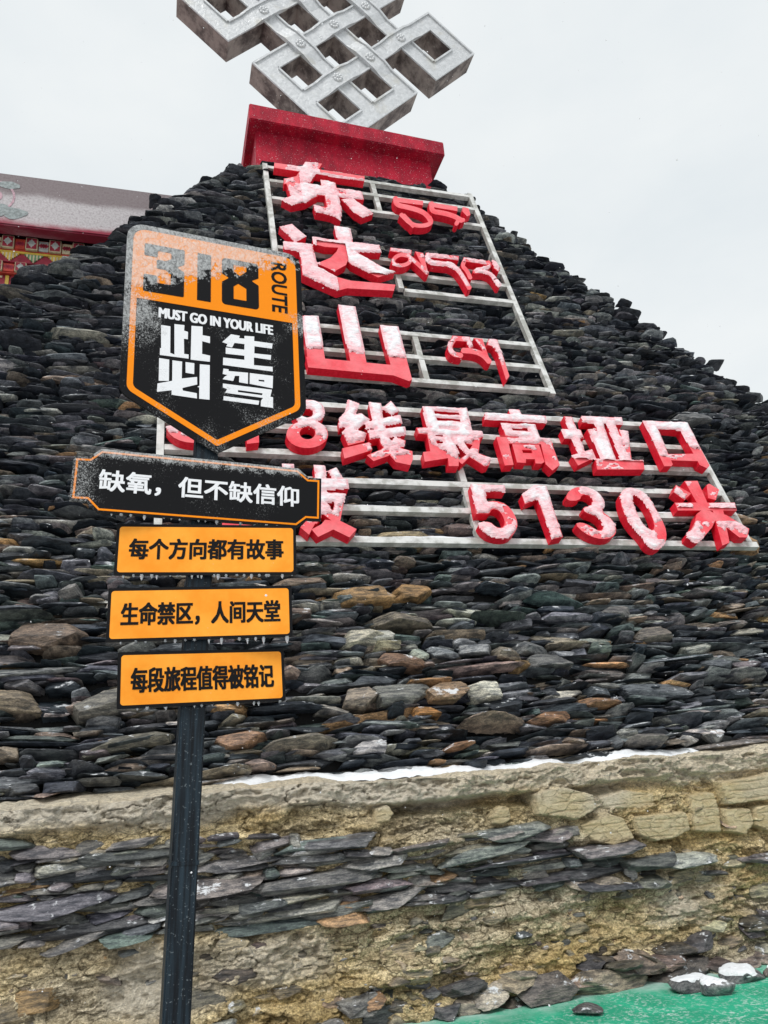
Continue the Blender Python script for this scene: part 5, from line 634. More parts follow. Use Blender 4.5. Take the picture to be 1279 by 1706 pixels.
while vv < 9.5:
    lowf = 1 - sstep(1.2, 4.0, vv)
    hrow = rng.uniform(.035, .062) + lowf * rng.uniform(.002, .042)
    a = uL(vv) - rng.uniform(0, .12); b = uR(vv)
    while a < b:
        far = a < -4.2 or a > 7.2
        w = float(np.clip(rng.lognormal(math.log(.27), .46), .09, .75)) * (1 + .28 * lowf)
        if far: w *= 1.5
        c = a + w / 2
        und = .05 * float(fbm(c * .55, row * .31, 11, 2)) + .02 * float(fbm(c * 2.1, row * .7, 5, 2))
        hh = hrow * .5 * rng.uniform(.8, 1.35)
        if rng.random() < .14 + .10 * lowf: hh *= rng.uniform(1.25, 1.6)
        dp = rng.uniform(.13, .22) if vv < 3 else rng.uniform(.09, .15)
        if vv > 3: w *= 1.12; c = a + w / 2
        near_edge = (a - uL(vv) < .5) or (b - c < .5)
        o_ = rng.uniform(-.15, .05) + (.03 if near_edge else 0)
        if near_edge: hh = min(hh, .036); w = min(w, .34) if b - c < .6 else max(w, .26); c = a + w / 2
        if rng.random() < .08: o_ += .06
        R3 = rot('z', rng.normal(0, .055) + (.10 * (1 if c > 3 else -1) * sstep(.8, .0, min(c - uL(vv), b - c)) * -1 if near_edge else 0)) @ rot('x', rng.normal(.10, .18)) @ rot('y', rng.normal(0, .16))
        edge_push = 0
        if b - c < .30: edge_push = rng.uniform(-.05, .12)
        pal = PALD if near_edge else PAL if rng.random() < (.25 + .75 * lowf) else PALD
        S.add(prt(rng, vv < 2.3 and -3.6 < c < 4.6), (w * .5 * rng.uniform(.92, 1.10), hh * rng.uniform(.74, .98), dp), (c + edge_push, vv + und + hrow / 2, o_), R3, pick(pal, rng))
        if rng.random() < .95:                       # thin flakes wedged between the courses
            wf = float(np.clip(rng.lognormal(math.log(.13), .4), .06, .3))
            S.add(prt(rng, vv < 2.3 and -3.6 < c < 4.6), (wf, rng.uniform(.011, .022), rng.uniform(.10, .16)), (min(c + rng.normal(0, w * .4), b - .05), vv + und + hrow * rng.choice([-.02, .5, 1.0], p=[.35, .15, .5]), rng.uniform(-.05, .045) - (.04 if near_edge else 0)),
                  rot('z', rng.normal(0, .08)) @ rot('x', rng.normal(.12, .15)) @ rot('y', rng.normal(0, .12)), pick(pal, rng) * 1.1)
        a += w * rng.uniform(.86, 1.0)
    vv += hrow * rng.uniform(.86, .98); row += 1
for (a, b, w, h, cl) in SPEC:
    S.add(prt(rng, True), (w * 1.12, h * 1.1, .2), (a, b, .05), rot('z', rng.normal(0, .05)) @ rot('x', .1), np.array(cl))
# crest: slates lying across the head and down both rims, so the outline is ragged from any side
for side, line in ((-1, LEFT), (1, RIGHT)):
    for k in range(150):
        b = rng.uniform(1.5, 9.45); a = uL(b) if side < 0 else uR(b)
        dep = rng.uniform(0, .9)
        q = Vector((0, 0, 0)) + (NH * -dep); ql = (q.dot(U), q.dot(V), q.dot(N))
        S.add(prt(rng), (rng.uniform(.12, .26), rng.uniform(.035, .065), rng.uniform(.12, .2)),
              (a + side * rng.uniform(-.06, .10) + ql[0], b + ql[1], ql[2] - .03), rot('z', rng.normal(0, .12) - side * .08) @ rot('y', side * rng.uniform(.4, 1.2)), pick(PALD, rng))
for k in range(46):
    a = rng.uniform(-.6, 2.75)
    S.add(prt(rng), (rng.uniform(.12, .24), rng.uniform(.03, .05), .18), (a, 9.46 + rng.uniform(-.04, .05), rng.uniform(-.25, 0)), rot('z', rng.normal(0, .08)), pick(PALD, rng))
S.build('slate_facing', mound)

# ------------------------------------------------------------------ the clay and slate bank below
bank = empty('retaining_bank', BASE, 'low tan clay bank with slate courses and a snowy ledge below the mound', 'retaining bank')
sx = np.concatenate([np.arange(-8, -3.4, .05), np.arange(-3.4, 4.4, .0085), np.arange(4.4, 11, .05)])
tz = np.arange(-.03, 1.63, .0085)
tk = np.linspace(0, 1, 34)[1:]                # the ledge running back to the foot of the slates
SX, TZ = np.meshgrid(sx, tz)
def ledge_z(s): return 1.575 + .035 * fbm(s * .8, s * 0 + 3, 2, 3) + .02 * fbm(s * 5, s * 0, 3, 3)
def sl_top(s): return np.interp(s, [-4, -2.8, -1.8, -1.1, -.3, .35, .9, 1.3, 1.7, 2.4, 3.2, 5], [1.33, 1.35, 1.28, 1.27, 1.07, 1.08, 1.14, 1.1, .92, .76, .70, .7])
def sl_bot(s): return np.interp(s, [-4, -2.8, -1.8, -.9, -.2, .9, 2.3, 3.2, 5], [.78, .78, .72, .67, .70, .74, .66, .66, .66])
BLOCKS = [(0.075,[(1.13,1.45),(1.21,1.47),(1.43,1.47),(1.67,1.4),(1.69,1.27),(1.49,1.19),(1.29,1.24),(1.13,1.28)]),(0.05,[(1.49,1.16),(1.78,1.23),(1.93,1.17),(2.0,0.99),(1.78,0.96),(1.6,1.02)]),(0.065,[(2.01,1.17),(2.22,1.18),(2.52,1.18),(2.53,1.02),(2.38,0.97),(2.17,0.95),(2.01,1.02)]),(0.07,[(2.91,1.41),(3.51,1.43),(3.45,1.2),(2.92,1.19)]),(0.06,[(2.89,1.18),(3.17,1.17),(3.17,1.03),(3.05,0.94),(2.87,0.98)]),(0.06,[(3.22,1.17),(3.44,1.18),(3.36,0.91),(3.15,1.01)]),(0.035,[(2.61,1.32),(2.87,1.32),(2.87,1.15),(2.84,0.97),(2.56,1.01)]),(0.02,[(1.73,1.34),(1.98,1.38),(2.27,1.34),(2.24,1.24),(2.0,1.22),(1.78,1.25)]),(0.05,[(-0.18,1.45),(-0.07,1.46),(-0.02,1.38),(-0.07,1.32),(-0.19,1.32)]),(0.06,[(0.74,1.3),(0.85,1.39),(0.92,1.37),(0.92,1.27),(0.84,1.22),(0.75,1.24)])]
def poly_sd(x, y, P):
    ins = np.zeros(x.shape, bool); d = np.full(x.shape, 9.)
    for i in range(len(P)):
        (ax, ay), (bx, by) = P[i], P[(i + 1) % len(P)]
        if ay != by: ins ^= ((ay > y) != (by > y)) & (x < (bx - ax) * (y - ay) / (by - ay) + ax)
        dx, dy = bx - ax, by - ay; t_ = np.clip(((x - ax) * dx + (y - ay) * dy) / (dx * dx + dy * dy), 0, 1)
        d = np.minimum(d, np.hypot(x - ax - t_ * dx, y - ay - t_ * dy))
    return np.where(ins, d, -d)
def block_cover(s, z):
    """1 on the squared slabs of render that still stand proud"""
    h = np.zeros(s.shape); c = np.zeros(s.shape)
    wx = s + .012 * fbm(s * 9, z * 9, 131, 3); wz = z + .010 * fbm(s * 9, z * 9, 132, 3)
    for hh, P in BLOCKS:
        k = sstep(-.004, .012, poly_sd(wx, wz, P) - .004 + .004 * fbm(s * 40, z * 40, 133, 2))
        h = np.maximum(h, k * hh); c = np.maximum(c, k)
    return h, c
def face_w(s, z):
    w = .37 - .10 * z / 1.6
    w = w + .045 * fbm(s * .9, z * 1.5, 1, 3) + .035 * fbm(s * 3, z * 6, 2, 4) + .024 * fbm(s * 9, z * 22, 3, 4) + .011 * fbm(s * 34, z * 60, 4, 3)
    # rough layered pitting
    pit = fbm(s * 4.2, z * 10, 9, 4); w = w - .07 * sstep(.22, .55, pit)
    w = w + .05 * sstep(.25, .6, fbm(s * 2.1, z * 7, 14, 3))
    # render flaking off in plates, sharp at their rims
    fk = fbm(s * 1.9, z * 4.6, 77, 5) * 3.2; w = w + .028 * (np.floor(fk) + sstep(.0, .10, fk - np.floor(fk)))
    fk = fbm(s * 5.5, z * 13, 78, 4) * 2.4; w = w + .014 * (np.floor(fk) + sstep(.0, .14, fk - np.floor(fk)))
    rd = np.abs(fbm(s * 3.1, z * 9, 79, 4)); w = w - .035 * sstep(.05, .0, rd) * sstep(.0, .3, fbm(s * 1.1, z * 1.7, 80, 2))
    # overhanging lip with a hollow beneath it
    lip = 1.47 + .03 * fbm(s * 1.3, s * 0 + 1, 21, 2)
    hol = sstep(.07, .0, np.abs(z - (lip - .06))) * sstep(-.3, -.05, s) * sstep(2.7, 1.6, s)
    w = w + .05 * sstep(lip - .02, lip + .01, z) - .19 * hol
    # squared slabs of render on the right, grooved by the boards they were cast against
    bh, bc = block_cover(s, z)
    smooth = .37 - .10 * z / 1.6 + .02 * fbm(s * .9, z * 1.5, 1, 2)
    blk = smooth + bh + .004 * fbm(s * 9, z * 30, 140, 3) - .009 * (np.abs(((z * 15 + .25 * s) % 1) - .5) < .06) * (fbm(s * 5, z * 12, 141, 2) > -.25)
    w = w * (1 - bc) + np.maximum(blk, w * .0) * bc
    reg = sstep(.2, .6, s) * sstep(.88, .96, z) * (1 - bc); w = w - .03 * reg
    # recess for the slate courses
    inb = sstep(-.01, .05, sl_top(s) - z) * sstep(-.01, .05, z - sl_bot(s)) * sstep(2.9, 2.2, s)
    w = w - .06 * inb
    # battered toe
    w = w + .10 * sstep(.45, .0, z) * (1 + .6 * fbm(s * 1.8, z * 2, 61, 2))
    return w
WF = face_w(SX, TZ)
LZ = ledge_z(sx)
Zf = TZ * (LZ / tz[-1])[None, :]
ew = WF[-1]
lw = ew[None, :] * (1 - tk[:, None]) + (-.22) * tk[:, None]
SXl = np.tile(sx, (len(tk), 1))
lz = LZ[None, :] + .11 * tk[:, None] + .012 * fbm(SXl * 6, lw * 8, 71, 4) + .03 * fbm(SXl * 1.5, lw * 3, 72, 3)
X = np.concatenate([SX, SXl]); Zz = np.concatenate([Zf, lz]); Wv = np.concatenate([WF, lw])
dust = np.concatenate([sstep(1.36, 1.5, TZ + .12 * fbm(SX * 2, TZ * 4, 81, 3)) * (1 - .25 * sstep(.1, .7, SX)), np.full(SXl.shape, .75)]) * .8
dust = np.maximum(dust, .55 * np.concatenate([sstep(.2, .6, fbm(SX * 1.1, TZ * 2.2, 85, 3)), 0 * SXl]))
ny, nx = X.shape
idx = np.arange(nx * ny).reshape(ny, nx)
q = np.stack([idx[:-1, :-1], idx[:-1, 1:], idx[1:, 1:], idx[1:, :-1]], -1).reshape(-1, 4)
bcv = np.concatenate([block_cover(SX, TZ)[1], 0 * SXl])
tri_mesh('clay_face', np.stack([X.ravel(), Zz.ravel(), Wv.ravel()], 1), q, MAT['clay'], bank, None, True, {'dust': ('FLOAT', dust), 'slab': ('FLOAT', bcv)})
def face_at(s, z): return float(face_w(np.array([s]), np.array([z]))[0])
# slate courses let into the clay
PB = [((.115, .11, .106), 30), ((.075, .076, .079), 22), ((.165, .155, .145), 24), ((.17, .145, .115), 10), ((.095, .12, .108), 8), ((.24, .15, .08), 4), ((.25, .24, .225), 8)]
B = Stones(); rng = np.random.default_rng(17)
z = .60
while z < 1.40:
    h = rng.uniform(.028, .062)
    s = -4.2
    while s < 3.0:
        w = float(np.clip(rng.lognormal(math.log(.30), .5), .1, .95))
        c = s + w / 2
        if sl_bot(c) - .02 < z < sl_top(c) + .02 and rng.random() < (.96 if c < .9 else .72 if c < 1.8 else .42):
            B.add(prt(rng, w > .5), (w * .56, h * rng.uniform(.55, .95), rng.uniform(.09, .16)), (c, z + .03 * float(fbm(c, z * 3, 4, 2)), face_at(c, z) + rng.uniform(-.05, .025)),
                  rot('z', rng.normal(.02, .06)) @ rot('x', rng.normal(.05, .12)) @ rot('y', rng.normal(0, .12)), pick(PB, rng))
        s += w * .93
    z += h * .82
# bigger slabs breaking out of the band
for (s, z, w, h) in [(-1.95, 1.22, .42, .055), (-.5, 1.17, .30, .05), (-.2, 1.02, .3, .05), (.95, 1.12, .36, .06), (1.25, 1.07, .28, .05), (.72, 1.0, .4, .05), (1.72, .92, .35, .05), (-.62, .94, .55, .06), (-1.4, .98, .4, .05), (-2.5, .95, .5, .06), (2.1, .80, .3, .06), (-1.05, .82, .22, .045), (2.45, .78, .25, .05), (3.3, .72, .32, .06)]:
    B.add(prt(rng, True), (w, h, .17), (s, z, face_at(s, z) + .03), rot('z', rng.normal(.03, .05)) @ rot('x', .1), pick(PB, rng))
B.build('slate_course', bank)
B = Stones()
PT = [((.20, .16, .105), 30), ((.11, .095, .075), 25), ((.085, .085, .085), 18), ((.28, .23, .155), 18), ((.16, .10, .05), 6)]
# stones bedded singly in the lower clay
for k in range(420):
    s = rng.uniform(-3.6, 4.2); z = rng.uniform(.05, .72) if rng.random() < .8 else rng.uniform(.72, 1.3)
    if s < 2.4 and z > .66: continue
    w = float(np.clip(rng.lognormal(math.log(.05), .65), .016, .24))
    B.add(prt(rng, w > .12), (w, w * rng.uniform(.25, .5), min(.09, w * 1.2)), (s, z, face_at(s, z) - .05 * min(1, w / .06)), rot('z', rng.normal(0, .16)) @ rot('x', rng.normal(.1, .25)), pick(PT, rng))
B.build('bedded_stone', bank)
B = Stones()
# heavy slabs along the foot, right of the post
for k in range(60):
    s = rng.uniform(.1, 4.6); zt = float(np.interp(s, [0, .5, 1.2, 1.6, 2.3, 2.7, 3.2, 4.6], [.10, .20, .24, .16, .25, .34, .3, .4])); z = rng.uniform(.0, zt)
    w = float(np.clip(rng.lognormal(math.log(.14), .45), .05, .34))
    B.add(prt(rng, True), (w, w * rng.uniform(.18, .36), .16), (s, z, face_at(s, z) + rng.uniform(-.03, .04)), rot('z', rng.normal(.03, .12)) @ rot('x', rng.normal(.1, .2)) @ rot('y', rng.normal(0, .3)),
          pick([((.085, .072, .058), 26), ((.17, .14, .105), 28), ((.05, .047, .046), 18), ((.26, .225, .17), 16)], rng))
for k in range(26):
    s = rng.uniform(-3.4, .2); z = rng.uniform(-.02, .16); w = rng.uniform(.06, .2)
    B.add(prt(rng, True), (w, w * .4, .12), (s, z, face_at(s, z)), rot('z', rng.normal(0, .15)), pick(PB, rng))
B.build('foot_slab', bank)
# snow lodged along the ledge: thick to the right of the post, a mere line further right
ss = np.arange(-1.60, 4.2, .016); kk = np.linspace(0, 1, 16)
SS, KK = np.meshgrid(ss, kk)
wid = np.clip(.125 + .16 * fbm(ss * 1.6, ss * 0, 91, 4), 0, .2) * sstep(-1.6, -1.2, ss) * (1 - .55 * sstep(1.4, 3.6, ss))
mid = np.interp(ss, [-1.6, -.6, .5, 2, 4.2], [-.01, .02, .06, .11, .05])
WW = mid[None] + (KK - .45) * wid[None] * 1.7
e_s = np.interp(SS, sx, ew); kx = np.clip((e_s - WW) / (e_s + .22), 0, 1)
gz = np.interp(SS, sx, LZ) + .11 * kx
H = np.sin(np.pi * KK) ** .6 * (.030 + .034 * fbm(SS * 5, WW * 8, 95, 4)) * sstep(.0, .08, wid[None]) + .012 * fbm(SS * 14, WW * 20, 96, 3) - .006
ny, nx = SS.shape; idx = np.arange(nx * ny).reshape(ny, nx)
q = np.stack([idx[:-1, :-1], idx[1:, :-1], idx[1:, 1:], idx[:-1, 1:]], -1).reshape(-1, 4)
tri_mesh('ledge_snow', np.stack([SS.ravel(), (gz + H).ravel(), WW.ravel()], 1), q, MAT['snow'], bank, None, True)

# ------------------------------------------------------------------ loose stones
def loose(name, pos, size, rz, col, label, snow=None, seed=1, kind='rock', group=None):
    r = np.random.default_rng(seed)
    vtx, f = proto(4, r, 'round' if kind == 'rock' else 'slate_full')
    vtx = vtx * np.array(size)
    m = Matrix.Rotation(rz, 4, 'Z'); m.translation = Vector(pos)
    c = np.tile(np.array([*col, 1.]), (len(vtx), 1))
    o = tri_mesh(name, vtx, f, MAT['slate'], None, m, kind == 'rock', {'col': ('FLOAT_COLOR', c)})
    tag(o, label, 'stone', group)
    if snow:
        d = vtx / np.array(size); d /= np.linalg.norm(d, axis=1)[:, None]
        cov = sstep(snow, snow + .25, d[:, 2] + .22 * fbm(d[:, 0] * 3, d[:, 1] * 3, seed, 3))
        sv = vtx * (1 + .004) + np.array([0, 0, 1.]) * (cov * (.008 + .008 * fbm(d[:, 0] * 5, d[:, 1] * 5, seed + 4, 2)))[:, None]
        keep = cov[f].min(1) > .0
        fs = f[keep]; us = np.unique(fs); mp = np.zeros(len(sv), int); mp[us] = np.arange(len(us))
        tri_mesh('snow_cap', sv[us], mp[fs], MAT['snow'], o, None, True)
    return o
def onface(s, w, z): return tuple(Vector((ORG.x, ORG.y, 0)) + s * U + w * NH + Vector((0, 0, z)))
GR = 'loose stones on the snowy ground at the foot of the bank'
loose('loose_stone', (1.98, 6.40, .03), (.19, .11, .06), .35, (.11, .11, .11), 'dark grey stone with thin snow on top, leftmost on the mat edge', .55, 3, group=GR)
loose('loose_stone', (2.33, 6.50, .035), (.16, .12, .07), -.2, (.13, .13, .13), 'round stone under a thick cap of snow at the edge of the green mat', .25, 4, group=GR)
loose('loose_stone', (2.05, 6.20, .04), (.13, .09, .065), .1, (.16, .16, .16), 'pale frosted stone lying nearest the viewer of the three on the mat edge', .62, 5, group=GR)
loose('loose_stone', (2.62, 6.55, .04), (.08, .06, .05), .6, (.12, .10, .09), 'small brown stone at the far right end of the mat edge', .5, 6, group=GR)
loose('slate_chip', (1.09, 5.99, .035), (.10, .075, .030), -.5, (.10, .095, .095), 'flat dark slate chip lying alone on the green mat', None, 7, 'chip', group=GR)
loose('loose_stone', (-.86, 5.66, .02), (.20, .13, .12), .3, (.2, .2, .19), 'large pale boulder with snow on its shoulder beside the black post', .4, 8, group=GR)
loose('loose_stone', (-.58, 5.74, .03), (.12, .10, .10), .8, (.16, .15, .14), 'snow covered stone right of the pale boulder by the post', .0, 9, group=GR)
GL_ = 'stones on the ledge under the slate mound'
loose('loose_stone', onface(3.15, .06, 1.73), (.12, .09, .05), .3, (.2, .2, .19), 'flat stone on the ledge wearing a white cap of snow', -.05, 12, group=GL_)
loose('loose_stone', onface(2.86, .06, 1.72), (.10, .08, .045), .3, (.36, .34, .31), 'pale bare stone on the ledge left of the snow capped one', None, 13, group=GL_)

# ------------------------------------------------------------------ red letters on their frames
def inside_dist(px, py, ov, bd):
    ins = np.zeros(px.shape, bool); dist = np.full(px.shape, 9.)
    for a, b in bd:
        ax, ay = ov[a]; bx, by = ov[b]
        if ay != by:
            hit = ((ay > py) != (by > py)) & (px < (bx - ax) * (py - ay) / (by - ay) + ax); ins ^= hit
        dx, dy = bx - ax, by - ay; L2 = dx * dx + dy * dy + 1e-12
        tt = np.clip(((px - ax) * dx + (py - ay) * dy) / L2, 0, 1)
        dist = np.minimum(dist, np.hypot(px - ax - tt * dx, py - ay - tt * dy))
    return ins, dist
LZ0, LZ1 = .235, .345
def letter(key, parent, label, snow):
    add, sub = GL[key]
    o, ov, bd = extrude('letter', add, sub, LZ0, LZ1, MAT['red'], parent)
    if label: o['label'] = label
    xs = [p[0] for P in add for p in P]; ys = [p[1] for P in add for p in P]
    st = .011
    gx = np.arange(min(xs) - .03, max(xs) + .03, st); gy = np.arange(min(ys) - .06, max(ys) + .03, st)
    X, Y = np.meshgrid(gx, gy)
    ins, d = inside_dist(X, Y, ov, bd)
    sd = np.where(ins, d, -d)
    yr = (Y - min(ys)) / (max(ys) - min(ys)); xr = (X - min(xs)) / (max(xs) - min(xs))
    sdn = sum(ord(ch) for ch in key) % 97
    nz = fbm(X * 3.2, Y * 3.2, sdn, 4); nf = fbm(X * 22, Y * 30, sdn + 3, 3)
    m = snow(xr, yr) + .55 * nz + .12 * nf
    over = .004 + .012 * np.clip(nz, 0, 1) * (yr < .3)
    cov = sstep(0, .16, m) * sstep(-.010, .008, sd + np.where(m > .25, over, -.008))
    hgt = cov * (.010 + .016 * sstep(0, .035, sd) + .012 * (nf * .7 + fbm(X * 9, Y * 14, sdn + 7, 3)))
    hgt = np.maximum(hgt, cov * .004)
    ok = cov > .03
    cell = ok[:-1, :-1] & ok[1:, :-1] & ok[:-1, 1:] & ok[1:, 1:]
    if cell.sum() < 4: return o
    id_ = np.arange(X.size).reshape(X.shape)
    q = np.stack([id_[:-1, :-1][cell], id_[:-1, 1:][cell], id_[1:, 1:][cell], id_[1:, :-1][cell]], 1)
    us = np.unique(q); mp = np.zeros(X.size, int); mp[us] = np.arange(len(us))
    zz = LZ1 - .004 + hgt
    vtx = np.stack([X.ravel(), Y.ravel(), zz.ravel()], 1)[us]
    tri_mesh('snow_crust', vtx, mp[q], MAT['letter_snow'], o, None, True, {'thick': ('FLOAT', (sstep(.008, .034, hgt) * sstep(.1, .6, m)).ravel()[us])})
    return o
def bars(hs, vs, w=.036, zc=.195, seed=1):
    m = MB()
    for (v0, a, b) in hs: m.box((a, v0 - w, zc - .036), (b, v0 + w, zc + .036))
    for (u0, a, b) in vs: m.box((u0 - w, a, zc - .033), (u0 + w, b, zc + .033))
    for (u0, a, b) in vs:                      # stand-offs into the stone
        for q in np.linspace(a + .15, b - .15, 4): m.box((u0 - .03, q - .03, -.1), (u0 + .03, q + .03, zc - .034))
    return m
def bar_snow(hs, parent, prob, seed):
    r = np.random.default_rng(seed); S_ = []; F_ = []; C_ = 0
    for (v0, a, b) in hs:
        x = np.arange(a + .03, b - .03, .02)
        th = np.maximum(0, fbm(x * 1.7, x * 0 + v0 * 7, seed, 3) + prob) * .055 + .008 * fbm(x * 13, x * 0 + v0, seed + 1, 2)
        seg = th > .008
        prof_ = [(-.032, 0), (-.026, .7), (0, 1), (.026, .75), (.034, .25), (.036, -.35)]
        vtx = np.array([[(xx, v0 + .038 + h * pz + (0 if pz > 0 else .0), .195 + pw) for pw, pz in prof_] for xx, h in zip(x, th)]).reshape(-1, 3)
        n = len(prof_); base = np.arange(len(x) - 1)[seg[:-1] & seg[1:]]
        q = np.concatenate([np.stack([base * n + k, base * n + k + 1, (base + 1) * n + k + 1, (base + 1) * n + k], 1) for k in range(n - 1)]) if len(base) else np.zeros((0, 4), int)
        S_.append(vtx); F_.append(q + C_); C_ += len(vtx)
    tri_mesh('bar_snow', np.concatenate(S_), np.concatenate(F_), MAT['snow'], parent, None, True)

upper = empty('pass_name_sign', WALL, 'upper red letter sign with three large characters and smaller Tibetan script', 'letter sign')
hs = [(9.10, -.39, 2.83), (8.72, -.39, 2.83), (8.25, -.39, 2.83), (7.02, -.39, 2.83), (6.72, -.39, 2.83), (6.35, 1.26, 2.83), (5.43, -.39, 2.83), (4.99, -.39, 2.83), (4.56, -.39, 2.83)]
vs = [(-.43, 4.50, 9.20), (2.87, 4.50, 9.20), (1.22, 8.292, 8.678), (1.22, 8.762, 9.058), (1.22, 6.392, 6.678), (1.22, 4.602, 4.948), (1.22, 5.032, 5.388)]
bars(hs, vs).build('frame', MAT['bar'], upper)
bar_snow([h for h in hs if h[0] > 4.6], upper, -.15, 33)
letter('东', upper, 'topmost large character 东 half buried in white snow', lambda x, y: .16 + .5 * (.55 - np.abs(x - .45)) - .45 * (y > .8) * (x > .5) - .25 * (x < .25))
letter('达', upper, 'second large character 达 with snow on its upper strokes', lambda x, y: .34 - .9 * (y < .3) * (x > .45) - .6 * (np.abs(x - .45) < .13) * (np.abs(y - .5) < .2))
letter('山', upper, 'third large character 山 thick with crusted snow on its three posts', lambda x, y: -.72 + 6.0 * (y - .17))
for kx in ('top_1', 'top_2', 'top_3'): letter(kx, upper, None, lambda x, y: -.28 + 0 * x)
for kx in ('mid_1', 'mid_2', 'mid_3', 'mid_4', 'low_1', 'low_2'): letter(kx, upper, None, lambda x, y: .12 + .15 * y)

lower = empty('altitude_sign', WALL, 'lower red letter sign with two lines of characters giving the 5130 metre altitude', 'letter sign')
hs = [(4.04, -1.78, 4.57), (3.67, -1.78, 4.57), (3.30, -1.78, 4.57), (2.94, -1.78, 4.57), (2.58, -1.78, 4.57), (2.19, -1.86, 4.70)]
vs = [(-1.82, 2.232, 4.08), (4.61, 2.232, 4.05)] + [(1.32, a, b) for a, b in ((2.232, 2.538), (2.622, 2.898), (2.982, 3.258))]
bars(hs, vs).build('frame', MAT['bar'], lower)
bar_snow(hs, lower, -.10, 41)
grad = lambda x, y: .10 + 1.1 * (y - .30)
for kx, lb in (('3b', None), ('1b', None), ('eight', 'figure 8 with snow on its upper half'), ('线', 'character 线'), ('最', 'character 最 with bare red feet'), ('高', 'character 高'), ('垭', 'character 垭'), ('口', 'character 口, an open square'),
               ('海', None), ('拔', 'character 拔 partly behind the black plaque'), ('5', 'figure 5'), ('1', 'figure 1 with snow hanging from its foot'), ('3', 'figure 3'), ('0', 'figure 0 with a snow lump at its foot'), ('米', 'character 米')):
    sn = grad
    if kx in '1': sn = lambda x, y: .28 + .1 * y
    if kx == '0': sn = lambda x, y: .22 + .25 * (y < .15)
    if kx == '垭': sn = lambda x, y: .32 - .4 * (y < .16)
    if kx in '35': sn = lambda x, y: .14 + .25 * (y - .3)
    if kx == '米': sn = lambda x, y: .22 - .3 * (np.abs(y - .45) < .1)
    letter(kx, lower, lb, sn)

# ------------------------------------------------------------------ pedestal and endless knot
ped = empty('red_pedestal', TOP, 'red painted pedestal block with overhanging cap on top of the slate mound', 'pedestal')
def slab(a, b, tl, tr, bl_, br_):
    m = MB(); m.box(a, b)
    fx = lambda x: (x - a[0]) / (b[0] - a[0])
    m.v = [(x, (bl_ + (br_ - bl_) * fx(x)) if abs(y - a[1]) < 1e-6 else (tl + (tr - tl) * fx(x)), z) for x, y, z in m.v]
    return m
slab((-.50, -.5, -2.3), (2.44, .8, -.12), .90, .80, -.5, -.5).build('body', MAT['red_old'], ped, bevel=.012)
slab((-.62, .7, -2.45), (2.62, 1.1, .10), 1.150, 1.00, .835, .715).build('cap', MAT['red_old'], ped, bevel=.015)
v, q = plane_grid(-.6, 2.6, -2.42, .07, .05, lambda X, Y: .004 + .03 * np.clip(fbm(X * 2, Y * 2, 5, 3) + .35, 0, 1) * sstep(.07, -.05, Y))
tri_mesh('cap_snow', np.stack([v[:, 0], v[:, 2] + 1.15 - .15 * (v[:, 0] + .62) / 3.24, v[:, 1]], 1), q[:, ::-1], MAT['snow'], ped, None, True)

KS = -.36                                        # set back on the cap
KN = TOP @ Matrix.Translation((0, 0, KS))
knot = empty('endless_knot', KN, 'large silver endless knot monument standing on the red pedestal', 'monument')
c45 = math.sqrt(.5)
hw = .172
sc_k = .960
PQ = np.array([0, .905, 1.83, 2.75, 3.66])        # bar centres along each diagonal
def kp(p, q, z):                                   # p runs down-right, q up-right, origin at the lower corner bars
    P_ = (-.46 - p) * sc_k; Q_ = (1.82 + q) * sc_k
    return ((P_ + Q_) * c45 + .045, (Q_ - P_) * c45 - .27, z)
segB = {0: [(0, 2), (3, 4)], 1: [(0, 4)], 2: [(0, 4)], 3: [(0, 4)], 4: [(2, 4), (0, 1)]}   # bars with constant p
segA = {0: [(0, 2), (3, 4)], 1: [(0, 4)], 2: [(0, 4)], 3: [(0, 4)], 4: [(2, 4), (0, 1)]}   # bars with constant q
cut = []
for c_ in PQ: cut += [c_ - hw, c_ + hw]
solid = np.zeros((9, 9), bool)
for i, L in segB.items():
    for a, b in L: solid[2 * i, 2 * a:2 * b + 1] = True
for j, L in segA.items():
    for a, b in L: solid[2 * a:2 * b + 1, 2 * j] = True
TH = .40
m = MB()
for i in range(9):
    for j in range(9):
        if not solid[i, j]: continue
        p0, p1, q0, q1 = cut[i], cut[i + 1], cut[j], cut[j + 1]
        m.add([kp(p0, q0, 0), kp(p0, q1, 0), kp(p1, q1, 0), kp(p1, q0, 0)], [(0, 1, 2, 3)], 0)
        m.add([kp(p0, q0, -TH), kp(p1, q0, -TH), kp(p1, q1, -TH), kp(p0, q1, -TH)], [(0, 1, 2, 3)], 0)
        for (a, b, di, dj) in (((p0, q0), (p0, q1), -1, 0), ((p0, q1), (p1, q1), 0, 1), ((p1, q1), (p1, q0), 1, 0), ((p1, q0), (p0, q0), 0, -1)):
            ii, jj = i + di, j + dj
            if not (0 <= ii < 9 and 0 <= jj < 9 and solid[ii, jj]):
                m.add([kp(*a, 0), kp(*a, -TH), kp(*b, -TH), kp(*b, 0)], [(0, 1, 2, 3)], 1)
kb = m.build('lattice', [MAT['silver'], MAT['flank']], knot)
bm = bmesh.new(); bm.from_mesh(kb.data); bmesh.ops.remove_doubles(bm, verts=bm.verts, dist=1e-4); bmesh.ops.recalc_face_normals(bm, faces=bm.faces); bm.to_mesh(kb.data); bm.free()
m = MB(); rw, rh = .036, .030
def rim(p0, q0, p1, q1, zt=None):
    k = [kp(p0, q0, -.004), kp(p0, q1, -.004), kp(p1, q1, -.004), kp(p1, q0, -.004)]; k2 = [(a, b, zt or rh) for a, b, _ in k]
    m.add(k + k2, [(3, 2, 1, 0), (4, 5, 6, 7), (0, 1, 5, 4), (1, 2, 6, 5), (2, 3, 7, 6), (3, 0, 4, 7)])
